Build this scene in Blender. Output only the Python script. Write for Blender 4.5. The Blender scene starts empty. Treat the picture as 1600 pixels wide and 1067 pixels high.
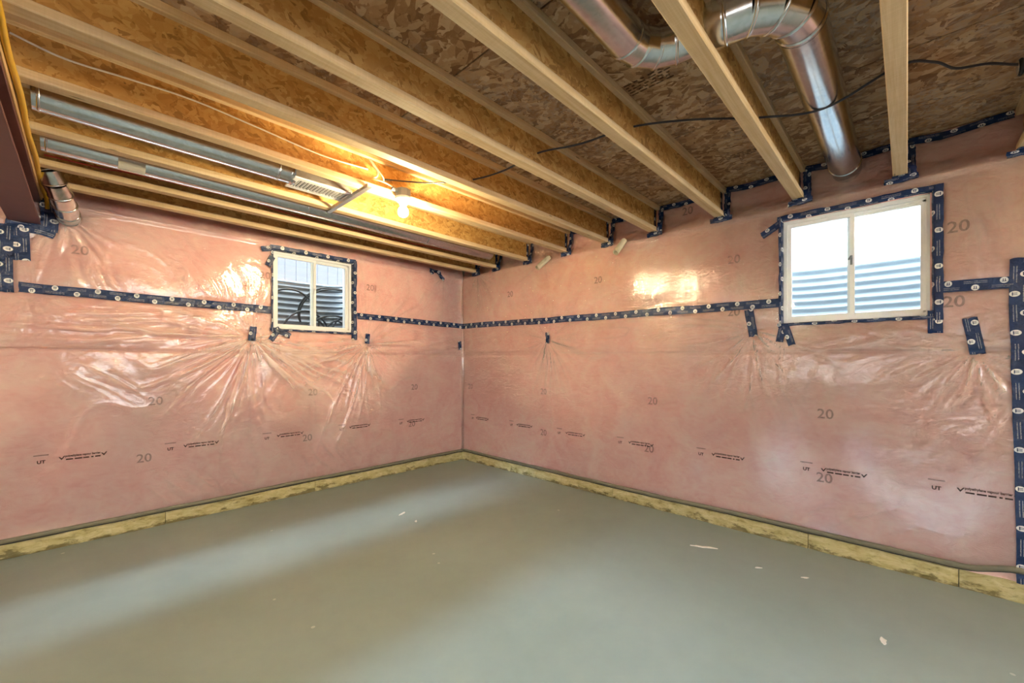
import bpy, math, random
import numpy as np
from math import sin, cos, pi, radians, atan2, hypot, sqrt
from mathutils import Vector, Matrix

random.seed(7)
sc = bpy.context.scene
col = sc.collection

# ------------------------------------------------------------------ camera
# corner of the room is the world origin: left wall is y = 0 (x < 0), right wall is x = 0 (y < 0)
CAM = (-3.489, -4.275, 1.30)
cam = bpy.data.cameras.new('camera')
cam.sensor_width = 36.0
cam.lens = 14.412
cam.shift_y = 31.5 / 1600.0
cam.clip_start = 0.02
camo = bpy.data.objects.new('camera', cam)
camo.location = CAM
camo.rotation_euler = (pi / 2, 0, radians(43.93) - pi / 2)
col.objects.link(camo)
sc.camera = camo

# ------------------------------------------------------------------ world, sun, exposure
world = bpy.data.worlds.new('world')
sc.world = world
world.use_nodes = True
bg = world.node_tree.nodes['Background']
bg.inputs[0].default_value = (0.92, 0.97, 1.0, 1)
bg.inputs[1].default_value = 3.3

sun = bpy.data.lights.new('sun', 'SUN')
sun.energy = 2.1
sun.angle = radians(5.0)
sun.color = (0.62, 0.82, 1.0)
suno = bpy.data.objects.new('sun', sun)
suno.rotation_euler = Vector((cos(radians(18)), 0, -sin(radians(18)))).to_track_quat('-Z', 'Y').to_euler()
col.objects.link(suno)
BULB_STRENGTH = 520.0

sc.view_settings.view_transform = 'Standard'
sc.view_settings.look = 'None'
sc.view_settings.exposure = 1.68
sc.view_settings.gamma = 1.0
sc.view_settings.use_curve_mapping = False
sc.cycles.use_denoising = True
sc.cycles.max_bounces = 7
sc.cycles.use_adaptive_sampling = True
sc.cycles.adaptive_threshold = 0.06
sc.cycles.adaptive_min_samples = 24
sc.cycles.diffuse_bounces = 4
sc.cycles.transparent_max_bounces = 10
sc.cycles.sample_clamp_indirect = 8.0

# ------------------------------------------------------------------ constants
ZJ = 2.44          # underside of joists
ZS = 2.68          # underside of subfloor
XB = -7.0          # far wall behind the camera, with openings
JY = [-0.28, -0.65, -1.16, -1.70, -2.19, -2.667, -3.21, -3.725, -4.245, -4.735, -5.30, -5.82]
WIN = {'L': (-2.275, -1.510, 1.610, 2.350), 'R': (-4.385, -3.625, 1.575, 2.315)}

# ------------------------------------------------------------------ node helpers
def mat(name):
    m = bpy.data.materials.new(name)
    m.use_nodes = True
    nt = m.node_tree
    for n in list(nt.nodes):
        nt.nodes.remove(n)
    out = nt.nodes.new('ShaderNodeOutputMaterial')
    return m, nt, out

class NT:
    def __init__(s, nt): s.nt = nt
    def n(s, t, **kw):
        nd = s.nt.nodes.new('ShaderNode' + t)
        for k, v in kw.items(): setattr(nd, k, v)
        return nd
    def set(s, sock, v):
        if hasattr(v, 'is_output'): s.nt.links.new(v, sock)
        elif isinstance(v, (tuple, list)) and len(v) == 3 and sock.type == 'RGBA': sock.default_value = (*v, 1)
        else: sock.default_value = v
    def math(s, op, a, b=None, c=None, clamp=False):
        nd = s.n('Math', operation=op, use_clamp=clamp)
        s.set(nd.inputs[0], a)
        if b is not None: s.set(nd.inputs[1], b)
        if c is not None: s.set(nd.inputs[2], c)
        return nd.outputs[0]
    def mix(s, f, a, b, blend='MIX'):
        nd = s.n('Mix', data_type='RGBA', blend_type=blend)
        s.set(nd.inputs[0], f); s.set(nd.inputs[6], a); s.set(nd.inputs[7], b)
        return nd.outputs[2]
    def ramp(s, f, stops, interp='LINEAR'):
        nd = s.n('ValToRGB')
        nd.color_ramp.interpolation = interp
        els = nd.color_ramp.elements
        while len(els) < len(stops): els.new(0.5)
        for e, (p, c) in zip(els, stops):
            e.position = p
            e.color = (*c, 1) if len(c) == 3 else c
        s.set(nd.inputs[0], f)
        return nd.outputs[0]
    def coord(s, which='Object', scale=(1, 1, 1), rot=(0, 0, 0), rnd=0.0, vec=None):
        v = vec
        if v is None:
            v = s.n('TexCoord').outputs[which]
        if rnd:
            oi = s.n('ObjectInfo')
            va = s.n('VectorMath', operation='MULTIPLY_ADD')
            cmb = s.n('CombineXYZ')
            for i, k in enumerate((1.0, 2.7, 0.61)):
                s.set(cmb.inputs[i], s.math('MULTIPLY', oi.outputs['Random'], k * rnd))
            va2 = s.n('VectorMath', operation='ADD')
            s.set(va2.inputs[0], v); s.set(va2.inputs[1], cmb.outputs[0])
            v = va2.outputs[0]
        mp = s.n('Mapping')
        s.set(mp.inputs[0], v)
        mp.inputs[2].default_value = rot
        mp.inputs[3].default_value = scale
        return mp.outputs[0]
    def noise(s, vec, scale=5, detail=4, rough=0.5, dist=0.0, out=0):
        nd = s.n('TexNoise')
        s.set(nd.inputs['Vector'], vec)
        nd.inputs['Scale'].default_value = scale
        nd.inputs['Detail'].default_value = detail
        nd.inputs['Roughness'].default_value = rough
        nd.inputs['Distortion'].default_value = dist
        return nd.outputs[out]
    def voro(s, vec, scale=5, feature='F1', out='Color', rnd=1.0):
        nd = s.n('TexVoronoi', feature=feature)
        s.set(nd.inputs['Vector'], vec)
        nd.inputs['Scale'].default_value = scale
        nd.inputs['Randomness'].default_value = rnd
        return nd.outputs[out]
    def bump(s, h, strength=0.3, dist=0.01, normal=None):
        nd = s.n('Bump')
        nd.inputs['Strength'].default_value = strength
        nd.inputs['Distance'].default_value = dist
        s.set(nd.inputs['Height'], h)
        if normal is not None: s.set(nd.inputs['Normal'], normal)
        return nd.outputs[0]
    def bsdf(s, color, rough=0.6, metal=0.0, normal=None, spec=0.5, **kw):
        b = s.n('BsdfPrincipled')
        s.set(b.inputs['Base Color'], color)
        s.set(b.inputs['Roughness'], rough)
        s.set(b.inputs['Metallic'], metal)
        s.set(b.inputs['Specular IOR Level'], spec)
        if normal is not None: s.set(b.inputs['Normal'], normal)
        for k, v in kw.items(): s.set(b.inputs[k], v)
        return b.outputs[0]

def done(nt, out, sh):
    nt.links.new(sh, out.inputs['Surface'])

def plain(name, c, rough=0.6, metal=0.0, spec=0.5, nscale=20, namt=0.12, bump=0.0):
    m, nt, out = mat(name); g = NT(nt)
    v = g.coord('Object', rnd=5)
    f = g.noise(v, nscale, 5, 0.6)
    cc = g.mix(f, tuple(x * (1 - namt) for x in c), tuple(min(1, x * (1 + namt)) for x in c))
    nrm = g.bump(f, bump, 0.004) if bump else None
    done(nt, out, g.bsdf(cc, rough, metal, nrm, spec))
    return m

def make_osb(name, dark, mid, light, flake=1.0, along='Y', weather=0.0):
    m, nt, out = mat(name); g = NT(nt)
    base = g.coord('Object', rnd=9)
    wn = g.n('VectorMath', operation='MULTIPLY_ADD')
    g.set(wn.inputs[0], g.noise(base, 5, 2, 0.5, out='Color' if False else 1))
    wn.inputs[1].default_value = (0.10, 0.10, 0.10)
    g.set(wn.inputs[2], base)
    w = wn.outputs[0]
    if along == 'Y': s1, s2, s3 = (30, 9, 30), (34, 10, 30), (17, 15, 17)
    else:            s1, s2, s3 = (10, 30, 30), (11, 30, 34), (17, 17, 15)
    rz = 2 if along == 'Y' else 1
    def rt(a):
        r = [0, 0, 0]; r[rz] = a; return tuple(r)
    s1, s2, s3 = [tuple(k * flake for k in q) for q in (s1, s2, s3)]
    cols = []
    for sc_, a in ((s1, 0.35), (s2, -0.5), (s3, 1.1)):
        vv = g.coord(scale=(1, 1, 1), rot=rt(a), vec=w)
        vv = g.coord(scale=sc_, vec=vv)
        cols.append(g.voro(vv, 1.0))
    sel = g.math('GREATER_THAN', g.noise(base, 14 * flake, 2, 0.6), 0.5)
    c = g.mix(sel, cols[0], cols[1])
    sel2 = g.math('GREATER_THAN', g.noise(base, 9 * flake, 3, 0.6, 1.0), 0.56)
    c = g.mix(sel2, c, cols[2])
    sep = g.n('SeparateColor'); g.set(sep.inputs[0], c)
    tone = g.math('ADD', g.math('MULTIPLY', sep.outputs[0], 0.75), g.math('MULTIPLY', g.noise(w, 60, 5, 0.7), 0.28))
    colr = g.ramp(tone, [(0.08, tuple(x * 0.55 for x in dark)), (0.30, dark), (0.58, mid), (0.95, light)])
    big = g.noise(base, 1.3, 3, 0.5)
    colr = g.mix(g.math('MULTIPLY', big, 0.35), colr, dark)
    spots = g.ramp(g.noise(base, 26, 4, 0.7), [(0.26, (1, 1, 1)), (0.34, (0, 0, 0))])
    colr = g.mix(g.math('MULTIPLY', spots, 0.75), colr, tuple(x * 0.22 for x in dark))
    if weather:
        wf = g.ramp(g.noise(base, 1.7, 5, 0.62), [(0.42, (0, 0, 0)), (0.66, (1, 1, 1))])
        wf = g.math('MULTIPLY', wf, g.ramp(g.noise(w, 40, 4, 0.7), [(0.40, (0, 0, 0)), (0.62, (1, 1, 1))]))
        colr = g.mix(g.math('MULTIPLY', wf, weather), colr, (0.42, 0.37, 0.31))
    nrm = g.bump(tone, 0.35, 0.003)
    done(nt, out, g.bsdf(colr, 0.72, 0, nrm, 0.25))
    return m

def make_lumber(name, dark, light, axis='X', comb=0.0, grey=0.0):
    m, nt, out = mat(name); g = NT(nt)
    base = g.coord('Object', rnd=7)
    st = {'X': (2.2, 55, 55), 'Y': (55, 2.2, 55), 'Z': (55, 55, 2.2)}[axis]
    v = g.coord(scale=st, vec=base)
    gr = g.noise(v, 1.0, 6, 0.65, 0.6)
    c = g.ramp(gr, [(0.25, dark), (0.5, tuple((a + b) / 2 for a, b in zip(dark, light))), (0.75, light)])
    v2 = g.coord(scale={'X': (3.2, 16, 16), 'Y': (16, 3.2, 16), 'Z': (16, 16, 3.2)}[axis], vec=base)
    kn = g.voro(v2, 0.9, out='Distance')
    kf = g.ramp(kn, [(0.035, (1, 1, 1)), (0.085, (0, 0, 0))])
    c = g.mix(g.math('MULTIPLY', kf, 0.75), c, tuple(x * 0.22 for x in dark))
    st2 = g.ramp(g.noise(base, 3.5, 4, 0.6), [(0.42, (0, 0, 0)), (0.75, (1, 1, 1))])
    c = g.mix(g.math('MULTIPLY', st2, 0.30 + grey), c, tuple(x * 0.62 for x in dark))
    if comb:
        cv = g.coord(scale={'X': (150, 6, 6), 'Y': (6, 150, 6), 'Z': (6, 6, 150)}[axis], vec=base)
        c = g.mix(g.math('MULTIPLY', g.noise(cv, 1, 2, 0.5), comb), c, tuple(x * 0.5 for x in dark))
    nrm = g.bump(gr, 0.2, 0.002)
    done(nt, out, g.bsdf(c, 0.68, 0, nrm, 0.3))
    return m

def make_galv(name, c=(0.74, 0.76, 0.78), rough=0.22):
    m, nt, out = mat(name); g = NT(nt)
    base = g.coord('Object', rnd=3)
    sp = g.voro(base, 55, out='Color')
    sep = g.n('SeparateColor'); g.set(sep.inputs[0], sp)
    f = g.math('ADD', g.math('MULTIPLY', sep.outputs[0], 0.5), g.math('MULTIPLY', g.noise(base, 7, 4, 0.6), 0.5))
    cc = g.mix(f, tuple(x * 0.85 for x in c), tuple(min(1, x * 1.15) for x in c))
    r = g.math('ADD', g.math('MULTIPLY', f, 0.12), rough - 0.06)
    nrm = g.bump(g.noise(base, 14, 3, 0.5), 0.10, 0.006)
    done(nt, out, g.bsdf(cc, r, 1.0, nrm))
    return m

def make_pink():
    m, nt, out = mat('pink_insulation'); g = NT(nt)
    base = g.coord('Object')
    a = g.noise(base, 3.2, 7, 0.66, 0.8)
    b = g.noise(g.coord(scale=(1, 1, 1.8), vec=base), 9, 6, 0.7, 1.6)
    f = g.math('ADD', g.math('MULTIPLY', a, 0.6), g.math('MULTIPLY', b, 0.4))
    c = g.ramp(f, [(0.30, (0.79, 0.36, 0.335)), (0.45, (0.86, 0.50, 0.46)), (0.55, (0.89, 0.60, 0.54)), (0.70, (0.91, 0.73, 0.62))])
    fib = g.noise(g.coord(scale=(1, 1, 3), vec=base), 42, 6, 0.75, 2.0)
    c = g.mix(g.math('MULTIPLY', fib, 0.22), c, (0.88, 0.62, 0.52))
    nrm = g.bump(b, 0.45, 0.02)
    done(nt, out, g.bsdf(c, 0.95, 0, nrm, 0.05))
    return m

def make_film():
    m, nt, out = mat('clear_plastic_film'); g = NT(nt)
    base = g.coord('Object')
    n1 = g.noise(base, 16, 4, 0.6, 1.2)
    n2 = g.noise(base, 48, 3, 0.6, 1.5)
    h = g.math('ADD', n1, g.math('MULTIPLY', n2, 0.30))
    nrm = g.bump(h, 0.22, 0.008)
    fr = g.n('Fresnel'); fr.inputs[0].default_value = 1.5
    g.set(fr.inputs[1], nrm)
    gl = g.n('BsdfGlossy'); gl.inputs[0].default_value = (1, 1, 1, 1); gl.inputs['Roughness'].default_value = 0.10
    g.set(gl.inputs['Normal'], nrm)
    tr = g.n('BsdfTransparent'); tr.inputs[0].default_value = (0.97, 0.97, 0.965, 1)
    df = g.n('BsdfDiffuse'); df.inputs[0].default_value = (0.95, 0.86, 0.76, 1)
    mx0 = g.n('MixShader')
    at = g.n('Attribute', attribute_name='fold_glint')          # wrinkle highlights painted as cream haze along the fold ridges
    g.set(mx0.inputs[0], g.math('MULTIPLY_ADD', at.outputs['Fac'], 0.34, 0.085, clamp=True))
    nt.links.new(tr.outputs[0], mx0.inputs[1]); nt.links.new(df.outputs[0], mx0.inputs[2])
    mx = g.n('MixShader')
    g.set(mx.inputs[0], g.math('MULTIPLY', fr.outputs[0], 1.5, clamp=True))
    nt.links.new(mx0.outputs[0], mx.inputs[1]); nt.links.new(gl.outputs[0], mx.inputs[2])
    done(nt, out, mx.outputs[0])
    return m

def make_glass():
    m, nt, out = mat('window_glass'); g = NT(nt)
    fr = g.n('Fresnel'); fr.inputs[0].default_value = 1.45
    gl = g.n('BsdfGlossy'); gl.inputs['Roughness'].default_value = 0.02
    tr = g.n('BsdfTransparent'); tr.inputs[0].default_value = (0.95, 0.975, 0.98, 1)
    mx = g.n('MixShader')
    nz = g.noise(g.coord('Object'), 3, 2)
    g.set(mx.inputs[0], g.math('MULTIPLY', fr.outputs[0], g.math('ADD', 0.95, g.math('MULTIPLY', nz, 0.1))))
    nt.links.new(tr.outputs[0], mx.inputs[1]); nt.links.new(gl.outputs[0], mx.inputs[2])
    done(nt, out, mx.outputs[0])
    return m

def make_tape():
    # flat print on the tape: round white emblems and thin lines of lettering, in the tape's own UV (u = metres along, v = 0..1 across)
    m, nt, out = mat('blue_sheathing_tape'); g = NT(nt)
    uv = g.n('TexCoord').outputs['UV']
    sep = g.n('SeparateXYZ'); g.set(sep.inputs[0], uv)
    u, v = sep.outputs[0], sep.outputs[1]
    W = 0.062; PER = 0.21
    def circ(off, vc):
        fu = g.math('FRACT', g.math('ADD', g.math('DIVIDE', u, PER), off))
        du = g.math('MULTIPLY', g.math('SUBTRACT', fu, 0.5), PER)
        dv = g.math('MULTIPLY', g.math('SUBTRACT', v, vc), W)
        return du, dv
    white = None; glyph = None
    for off, vc in ((0.0, 0.74), (0.5, 0.26)):
        du, dv = circ(off, vc)
        r = g.math('SQRT', g.math('ADD', g.math('POWER', du, 2), g.math('POWER', dv, 2)))
        disc = g.math('LESS_THAN', r, 0.0155)
        bar = g.math('MULTIPLY', g.math('LESS_THAN', g.math('ABSOLUTE', g.math('SUBTRACT', g.math('ABSOLUTE', du), 0.0038)), 0.0017), g.math('LESS_THAN', g.math('ABSOLUTE', dv), 0.0075))
        top = g.math('MULTIPLY', g.math('LESS_THAN', g.math('ABSOLUTE', du), 0.009), g.math('LESS_THAN', g.math('ABSOLUTE', g.math('SUBTRACT', dv, 0.0062)), 0.0016))
        gl = g.math('MAXIMUM', bar, top)
        white = disc if white is None else g.math('MAXIMUM', white, disc)
        glyph = gl if glyph is None else g.math('MAXIMUM', glyph, gl)
    lines = None
    for off, vc in ((0.5, 0.80), (0.5, 0.66), (0.0, 0.34), (0.0, 0.20)):
        du, dv = circ(off, vc)
        l = g.math('MULTIPLY', g.math('LESS_THAN', g.math('ABSOLUTE', du), 0.045), g.math('LESS_THAN', g.math('ABSOLUTE', dv), 0.0016))
        lines = l if lines is None else g.math('MAXIMUM', lines, l)
    dash = g.n('CombineXYZ'); g.set(dash.inputs[0], g.math('MULTIPLY', u, 260.0)); g.set(dash.inputs[1], g.math('MULTIPLY', v, 9.0))
    lines = g.math('MULTIPLY', lines, g.math('GREATER_THAN', g.noise(dash.outputs[0], 1.0, 1), 0.44))
    pr = g.math('MAXIMUM', g.math('MULTIPLY', white, g.math('SUBTRACT', 1.0, glyph)), g.math('MULTIPLY', lines, 0.35))
    obj = g.coord('Object')
    nz = g.noise(obj, 30, 4, 0.6)
    bl = g.mix(nz, (0.005, 0.016, 0.062), (0.010, 0.032, 0.115))
    c = g.mix(pr, bl, (0.74, 0.74, 0.72))
    nrm = g.bump(g.math('ADD', g.noise(obj, 38, 4, 0.6, 1.5), g.math('MULTIPLY', g.noise(obj, 110, 2, 0.5), 0.2)), 0.45, 0.010)
    done(nt, out, g.bsdf(c, 0.16, 0, nrm, 0.45))
    return m

def make_floor():
    m, nt, out = mat('smooth_concrete'); g = NT(nt)
    base = g.coord('Object')
    a = g.noise(base, 0.8, 5, 0.55, 0.3)
    b = g.noise(base, 6, 6, 0.65)
    f = g.math('ADD', g.math('MULTIPLY', a, 0.75), g.math('MULTIPLY', b, 0.25))
    f = g.math('MULTIPLY_ADD', f, 2.2, -0.6, clamp=True)
    c = g.mix(f, (0.235, 0.280, 0.248), (0.305, 0.352, 0.322))
    vd = g.voro(base, 5, out='Distance')
    sp = g.math('MULTIPLY', g.math('LESS_THAN', vd, 0.05), g.math('GREATER_THAN', g.noise(base, 3.1, 1), 0.60))
    c = g.mix(g.math('MULTIPLY', sp, 0.5), c, (0.62, 0.60, 0.54))
    r = 0.50
    done(nt, out, g.bsdf(c, r, 0, None, 0.11))
    return m

def make_foam():
    m, nt, out = mat('yellowed_foam_plate'); g = NT(nt)
    base = g.coord('Object', rnd=4)
    v = g.coord(scale=(1, 1, 3.0), vec=base)
    f = g.noise(v, 9, 7, 0.7, 0.5)
    c = g.ramp(f, [(0.30, (0.22, 0.18, 0.065)), (0.42, (0.43, 0.37, 0.17)), (0.62, (0.58, 0.52, 0.29)), (0.8, (0.66, 0.60, 0.38))])
    d = g.ramp(g.noise(g.coord(scale=(1.2, 1.2, 5), vec=base), 16, 6, 0.75), [(0.30, (1, 1, 1)), (0.42, (0, 0, 0))])
    zc = g.n('SeparateXYZ'); g.set(zc.inputs[0], g.n('TexCoord').outputs['Object'])
    crust = g.math('ADD', g.noise(g.coord(scale=(1, 1, 2.5), vec=base), 7, 6, 0.7), g.math('MULTIPLY', zc.outputs[2], 3.2))
    crust = g.ramp(crust, [(0.50, (1, 1, 1)), (0.58, (0, 0, 0))])
    d = g.math('MAXIMUM', d, g.math('MULTIPLY', crust, 0.85))
    c = g.mix(g.math('MULTIPLY', d, 0.8), c, (0.055, 0.042, 0.012))
    nrm = g.bump(f, 0.5, 0.012)
    done(nt, out, g.bsdf(c, 0.85, 0, nrm, 0.2))
    return m

def make_emit(name, c, s):
    m, nt, out = mat(name); g = NT(nt)
    e = g.n('Emission'); e.inputs[0].default_value = (*c, 1)
    nz = g.noise(g.coord('Object'), 4, 1)
    g.set(e.inputs[1], g.math('ADD', s * 0.98, g.math('MULTIPLY', nz, s * 0.04)))
    done(nt, out, e.outputs[0])
    return m

def make_ink(name, c, alpha):
    m, nt, out = mat(name); g = NT(nt)
    b = g.bsdf(c, 0.6, 0, None, 0.2)
    tr = g.n('BsdfTransparent')
    mx = g.n('MixShader')
    nz = g.noise(g.coord('Object', rnd=3), 60, 4, 0.7)
    g.set(mx.inputs[0], g.math('ADD', alpha - 0.25, g.math('MULTIPLY', nz, 0.5), clamp=True))
    nt.links.new(tr.outputs[0], mx.inputs[1]); nt.links.new(b, mx.inputs[2])
    done(nt, out, mx.outputs[0])
    return m

M = {}
M['osb_ceiling'] = make_osb('osb_subfloor', (0.30, 0.155, 0.070), (0.51, 0.315, 0.155), (0.74, 0.55, 0.34), 1.05, 'Y', 0.8)
M['osb_web'] = make_osb('osb_joist_web', (0.47, 0.245, 0.070), (0.57, 0.325, 0.100), (0.68, 0.44, 0.165), 1.5, 'X')
M['lumber'] = make_lumber('pine_flange', (0.61, 0.40, 0.185), (0.84, 0.66, 0.42), 'X', 0.25)
M['lumber_y'] = make_lumber('pine_plank', (0.50, 0.29, 0.11), (0.72, 0.49, 0.26), 'Y', 0.15)
M['galv'] = make_galv('galvanised_duct')
M['galv_dull'] = make_galv('galvanised_dull', (0.55, 0.57, 0.58), 0.38)
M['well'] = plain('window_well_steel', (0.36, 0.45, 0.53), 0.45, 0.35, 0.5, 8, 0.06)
M['well_shaded'] = plain('shaded_well_steel', (0.17, 0.185, 0.20), 0.4, 0.6, 0.5, 8, 0.15)  # left well's shade put into a darker copy of the steel
M['pink'] = make_pink()
M['film'] = make_film()
M['glass'] = make_glass()
M['tape'] = make_tape()
M['floor'] = make_floor()
M['foam'] = make_foam()
M['hem'] = plain('grey_hem', (0.20, 0.185, 0.125), 0.5, 0, 0.4, 12, 0.3, 0.3)
M['hem_dark'] = plain('black_sealant', (0.018, 0.017, 0.014), 0.4, 0, 0.4, 30, 0.3, 0.4)
M['vinyl'] = plain('white_vinyl', (0.88, 0.88, 0.87), 0.35, 0, 0.5, 3, 0.02)
M['beam'] = plain('maroon_steel_primer', (0.135, 0.042, 0.034), 0.45, 0, 0.5, 6, 0.25, 0.1)
M['gasline'] = plain('yellow_gas_line', (0.62, 0.36, 0.012), 0.4, 0, 0.5, 25, 0.12)
M['cable_dark'] = plain('dark_cable', (0.035, 0.034, 0.042), 0.45, 0, 0.5, 30, 0.2)
M['cable_white'] = plain('white_cable', (0.70, 0.66, 0.58), 0.45, 0, 0.5, 30, 0.1)
M['cable_brown'] = plain('brown_cable', (0.20, 0.12, 0.06), 0.5, 0, 0.4, 30, 0.2)
M['pex_red'] = plain('red_tube', (0.55, 0.05, 0.02), 0.4, 0, 0.5, 30, 0.15)
M['box_grey'] = plain('grey_plastic', (0.20, 0.22, 0.22), 0.5, 0, 0.4, 20, 0.1)
M['porcelain'] = plain('white_porcelain', (0.82, 0.80, 0.76), 0.25, 0, 0.5, 5, 0.03)
M['white_metal'] = plain('white_enamel', (0.76, 0.75, 0.73), 0.35, 0, 0.5, 6, 0.04)
M['dark_gap'] = plain('dark_slot', (0.03, 0.028, 0.025), 0.7, 0, 0.2, 12, 0.2)
M['pvc'] = plain('cream_pvc', (0.62, 0.56, 0.40), 0.45, 0, 0.4, 12, 0.1)
M['hose'] = plain('black_hose', (0.012, 0.016, 0.018), 0.5, 0, 0.4, 20, 0.2)
M['fence'] = plain('pale_grey_fence', (0.10, 0.104, 0.118), 0.7, 0, 0.3, 3, 0.06)
M['sky_screen'] = plain('brown_sky_screen', (0.16, 0.12, 0.085), 0.8, 0, 0.2, 4, 0.2)
M['gravel'] = plain('gravel', (0.30, 0.29, 0.27), 0.9, 0, 0.2, 60, 0.5, 1.0)
M['concrete_wall'] = plain('grey_concrete', (0.56, 0.55, 0.52), 0.85, 0, 0.2, 6, 0.15, 0.2)
M['scrap'] = plain('pale_scrap', (0.70, 0.66, 0.58), 0.7, 0, 0.3, 30, 0.1)
M['bulb'] = make_emit('lit_bulb', (1.0, 0.80, 0.46), BULB_STRENGTH)
M['ink'] = make_ink('dark_print', (0.055, 0.022, 0.018), 0.85)
M['ink_faded'] = make_ink('faded_grey_print', (0.12, 0.105, 0.10), 0.36)
M['stamp'] = make_ink('black_stamp', (0.02, 0.015, 0.012), 0.70)
M['label'] = plain('paper_label', (0.66, 0.62, 0.52), 0.6, 0, 0.3, 10, 0.05)

# ------------------------------------------------------------------ mesh helpers
class MB:
    def __init__(s): s.v = []; s.f = []; s.uv = []
    def add(s, vs, fs, uvs=None):
        b = len(s.v)
        s.v.extend([tuple(map(float, p)) for p in vs])
        s.f.extend([tuple(i + b for i in f) for f in fs])
        if uvs is not None: s.uv.extend(uvs)
        return s
    def box(s, x0, x1, y0, y1, z0, z1):
        vs = [(x, y, z) for z in (z0, z1) for y in (y0, y1) for x in (x0, x1)]
        return s.add(vs, [(0, 2, 3, 1), (4, 5, 7, 6), (0, 1, 5, 4), (2, 6, 7, 3), (0, 4, 6, 2), (1, 3, 7, 5)])
    def bbox(s, x0, x1, y0, y1, z0, z1, b=0.004, axis='X'):
        """box with chamfered long edges, extruded along axis"""
        if axis == 'X': a0, a1, p0, p1, q0, q1 = x0, x1, y0, y1, z0, z1
        elif axis == 'Y': a0, a1, p0, p1, q0, q1 = y0, y1, x0, x1, z0, z1
        else: a0, a1, p0, p1, q0, q1 = z0, z1, x0, x1, y0, y1
        pr = [(p0 + b, q0), (p1 - b, q0), (p1, q0 + b), (p1, q1 - b), (p1 - b, q1), (p0 + b, q1), (p0, q1 - b), (p0, q0 + b)]
        def mk(a, p, q):
            return {'X': (a, p, q), 'Y': (p, a, q), 'Z': (p, q, a)}[axis]
        vs = [mk(a0, p, q) for p, q in pr] + [mk(a1, p, q) for p, q in pr]
        n = 8
        fs = [(i, (i + 1) % n, n + (i + 1) % n, n + i) for i in range(n)]
        fs += [tuple(range(n))[::-1], tuple(range(n, 2 * n))]
        return s.add(vs, fs)
    def tube(s, pts, r, n=10, caps=True):
        pts = [Vector(p) for p in pts]
        rs = r if isinstance(r, (list, tuple)) else [r] * len(pts)
        vs = []
        t0 = (pts[1] - pts[0]).normalized()
        up = Vector((0, 0, 1)) if abs(t0.z) < 0.9 else Vector((1, 0, 0))
        nv = (up - t0 * up.dot(t0)).normalized()
        for i, p in enumerate(pts):
            if i == 0: t = (pts[1] - pts[0])
            elif i == len(pts) - 1: t = (pts[-1] - pts[-2])
            else: t = (pts[i + 1] - pts[i]).normalized() + (pts[i] - pts[i - 1]).normalized()
            if t.length < 1e-9: t = t0
            t = t.normalized()
            nv = (nv - t * nv.dot(t))
            nv = nv.normalized() if nv.length > 1e-6 else t.orthogonal().normalized()
            bv = t.cross(nv)
            for k in range(n):
                a = 2 * pi * k / n
                vs.append(p + (nv * cos(a) + bv * sin(a)) * rs[i])
        fs = []
        for i in range(len(pts) - 1):
            for k in range(n):
                fs.append((i * n + k, i * n + (k + 1) % n, (i + 1) * n + (k + 1) % n, (i + 1) * n + k))
        if caps:
            fs.append(tuple(range(n))[::-1]); fs.append(tuple(range((len(pts) - 1) * n, len(pts) * n)))
        return s.add(vs, fs)
    def lathe(s, prof, origin=(0, 0, 0), axis=(0, 0, 1), n=24):
        ax = Vector(axis).normalized(); o = Vector(origin)
        e1 = ax.orthogonal().normalized(); e2 = ax.cross(e1)
        vs = []
        for r, h in prof:
            for k in range(n):
                a = 2 * pi * k / n
                vs.append(o + ax * h + (e1 * cos(a) + e2 * sin(a)) * r)
        fs = []
        for i in range(len(prof) - 1):
            for k in range(n):
                fs.append((i * n + k, i * n + (k + 1) % n, (i + 1) * n + (k + 1) % n, (i + 1) * n + k))
        return s.add(vs, fs)
    def quad(s, a, b, c, d): return s.add([a, b, c, d], [(0, 1, 2, 3)])
    def build(s, name, m, parent=None, smooth=False, loc=None):
        me = bpy.data.meshes.new(name)
        vs = s.v
        if loc is not None:
            vs = [(a - loc[0], b - loc[1], c - loc[2]) for a, b, c in vs]
        me.from_pydata(vs, [], s.f)
        if s.uv:
            ul = me.uv_layers.new(name='UVMap')
            uvs = [s.uv[i] for f in s.f for i in f]
            ul.data.foreach_set('uv', [c for p in uvs for c in p])
        if smooth:
            me.polygons.foreach_set('use_smooth', [True] * len(me.polygons))
        me.materials.append(m)
        me.update()
        o = bpy.data.objects.new(name, me)
        col.objects.link(o)
        if loc is not None: o.location = loc
        if parent is not None:
            o.parent = parent
            if loc is not None: o.location = Vector(loc) - parent.location
            else: o.location = -parent.location
        return o

def smooth_by_angle(o, deg=35):
    me = o.data
    me.polygons.foreach_set('use_smooth', [True] * len(me.polygons))
    try: me.set_sharp_from_angle(angle=radians(deg))
    except Exception: pass
    return o

def empty(name, loc=(0, 0, 0)):
    o = bpy.data.objects.new(name, None)
    o.empty_display_size = 0.1
    o.location = loc
    col.objects.link(o)
    return o

def tag(o, label, cat, group=None):
    o['label'] = label; o['category'] = cat
    if group: o['group'] = group
    return o

def struct(o, label=None, cat=None):
    o['kind'] = 'structure'
    if label: o['label'] = label
    if cat: o['category'] = cat
    return o

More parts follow.
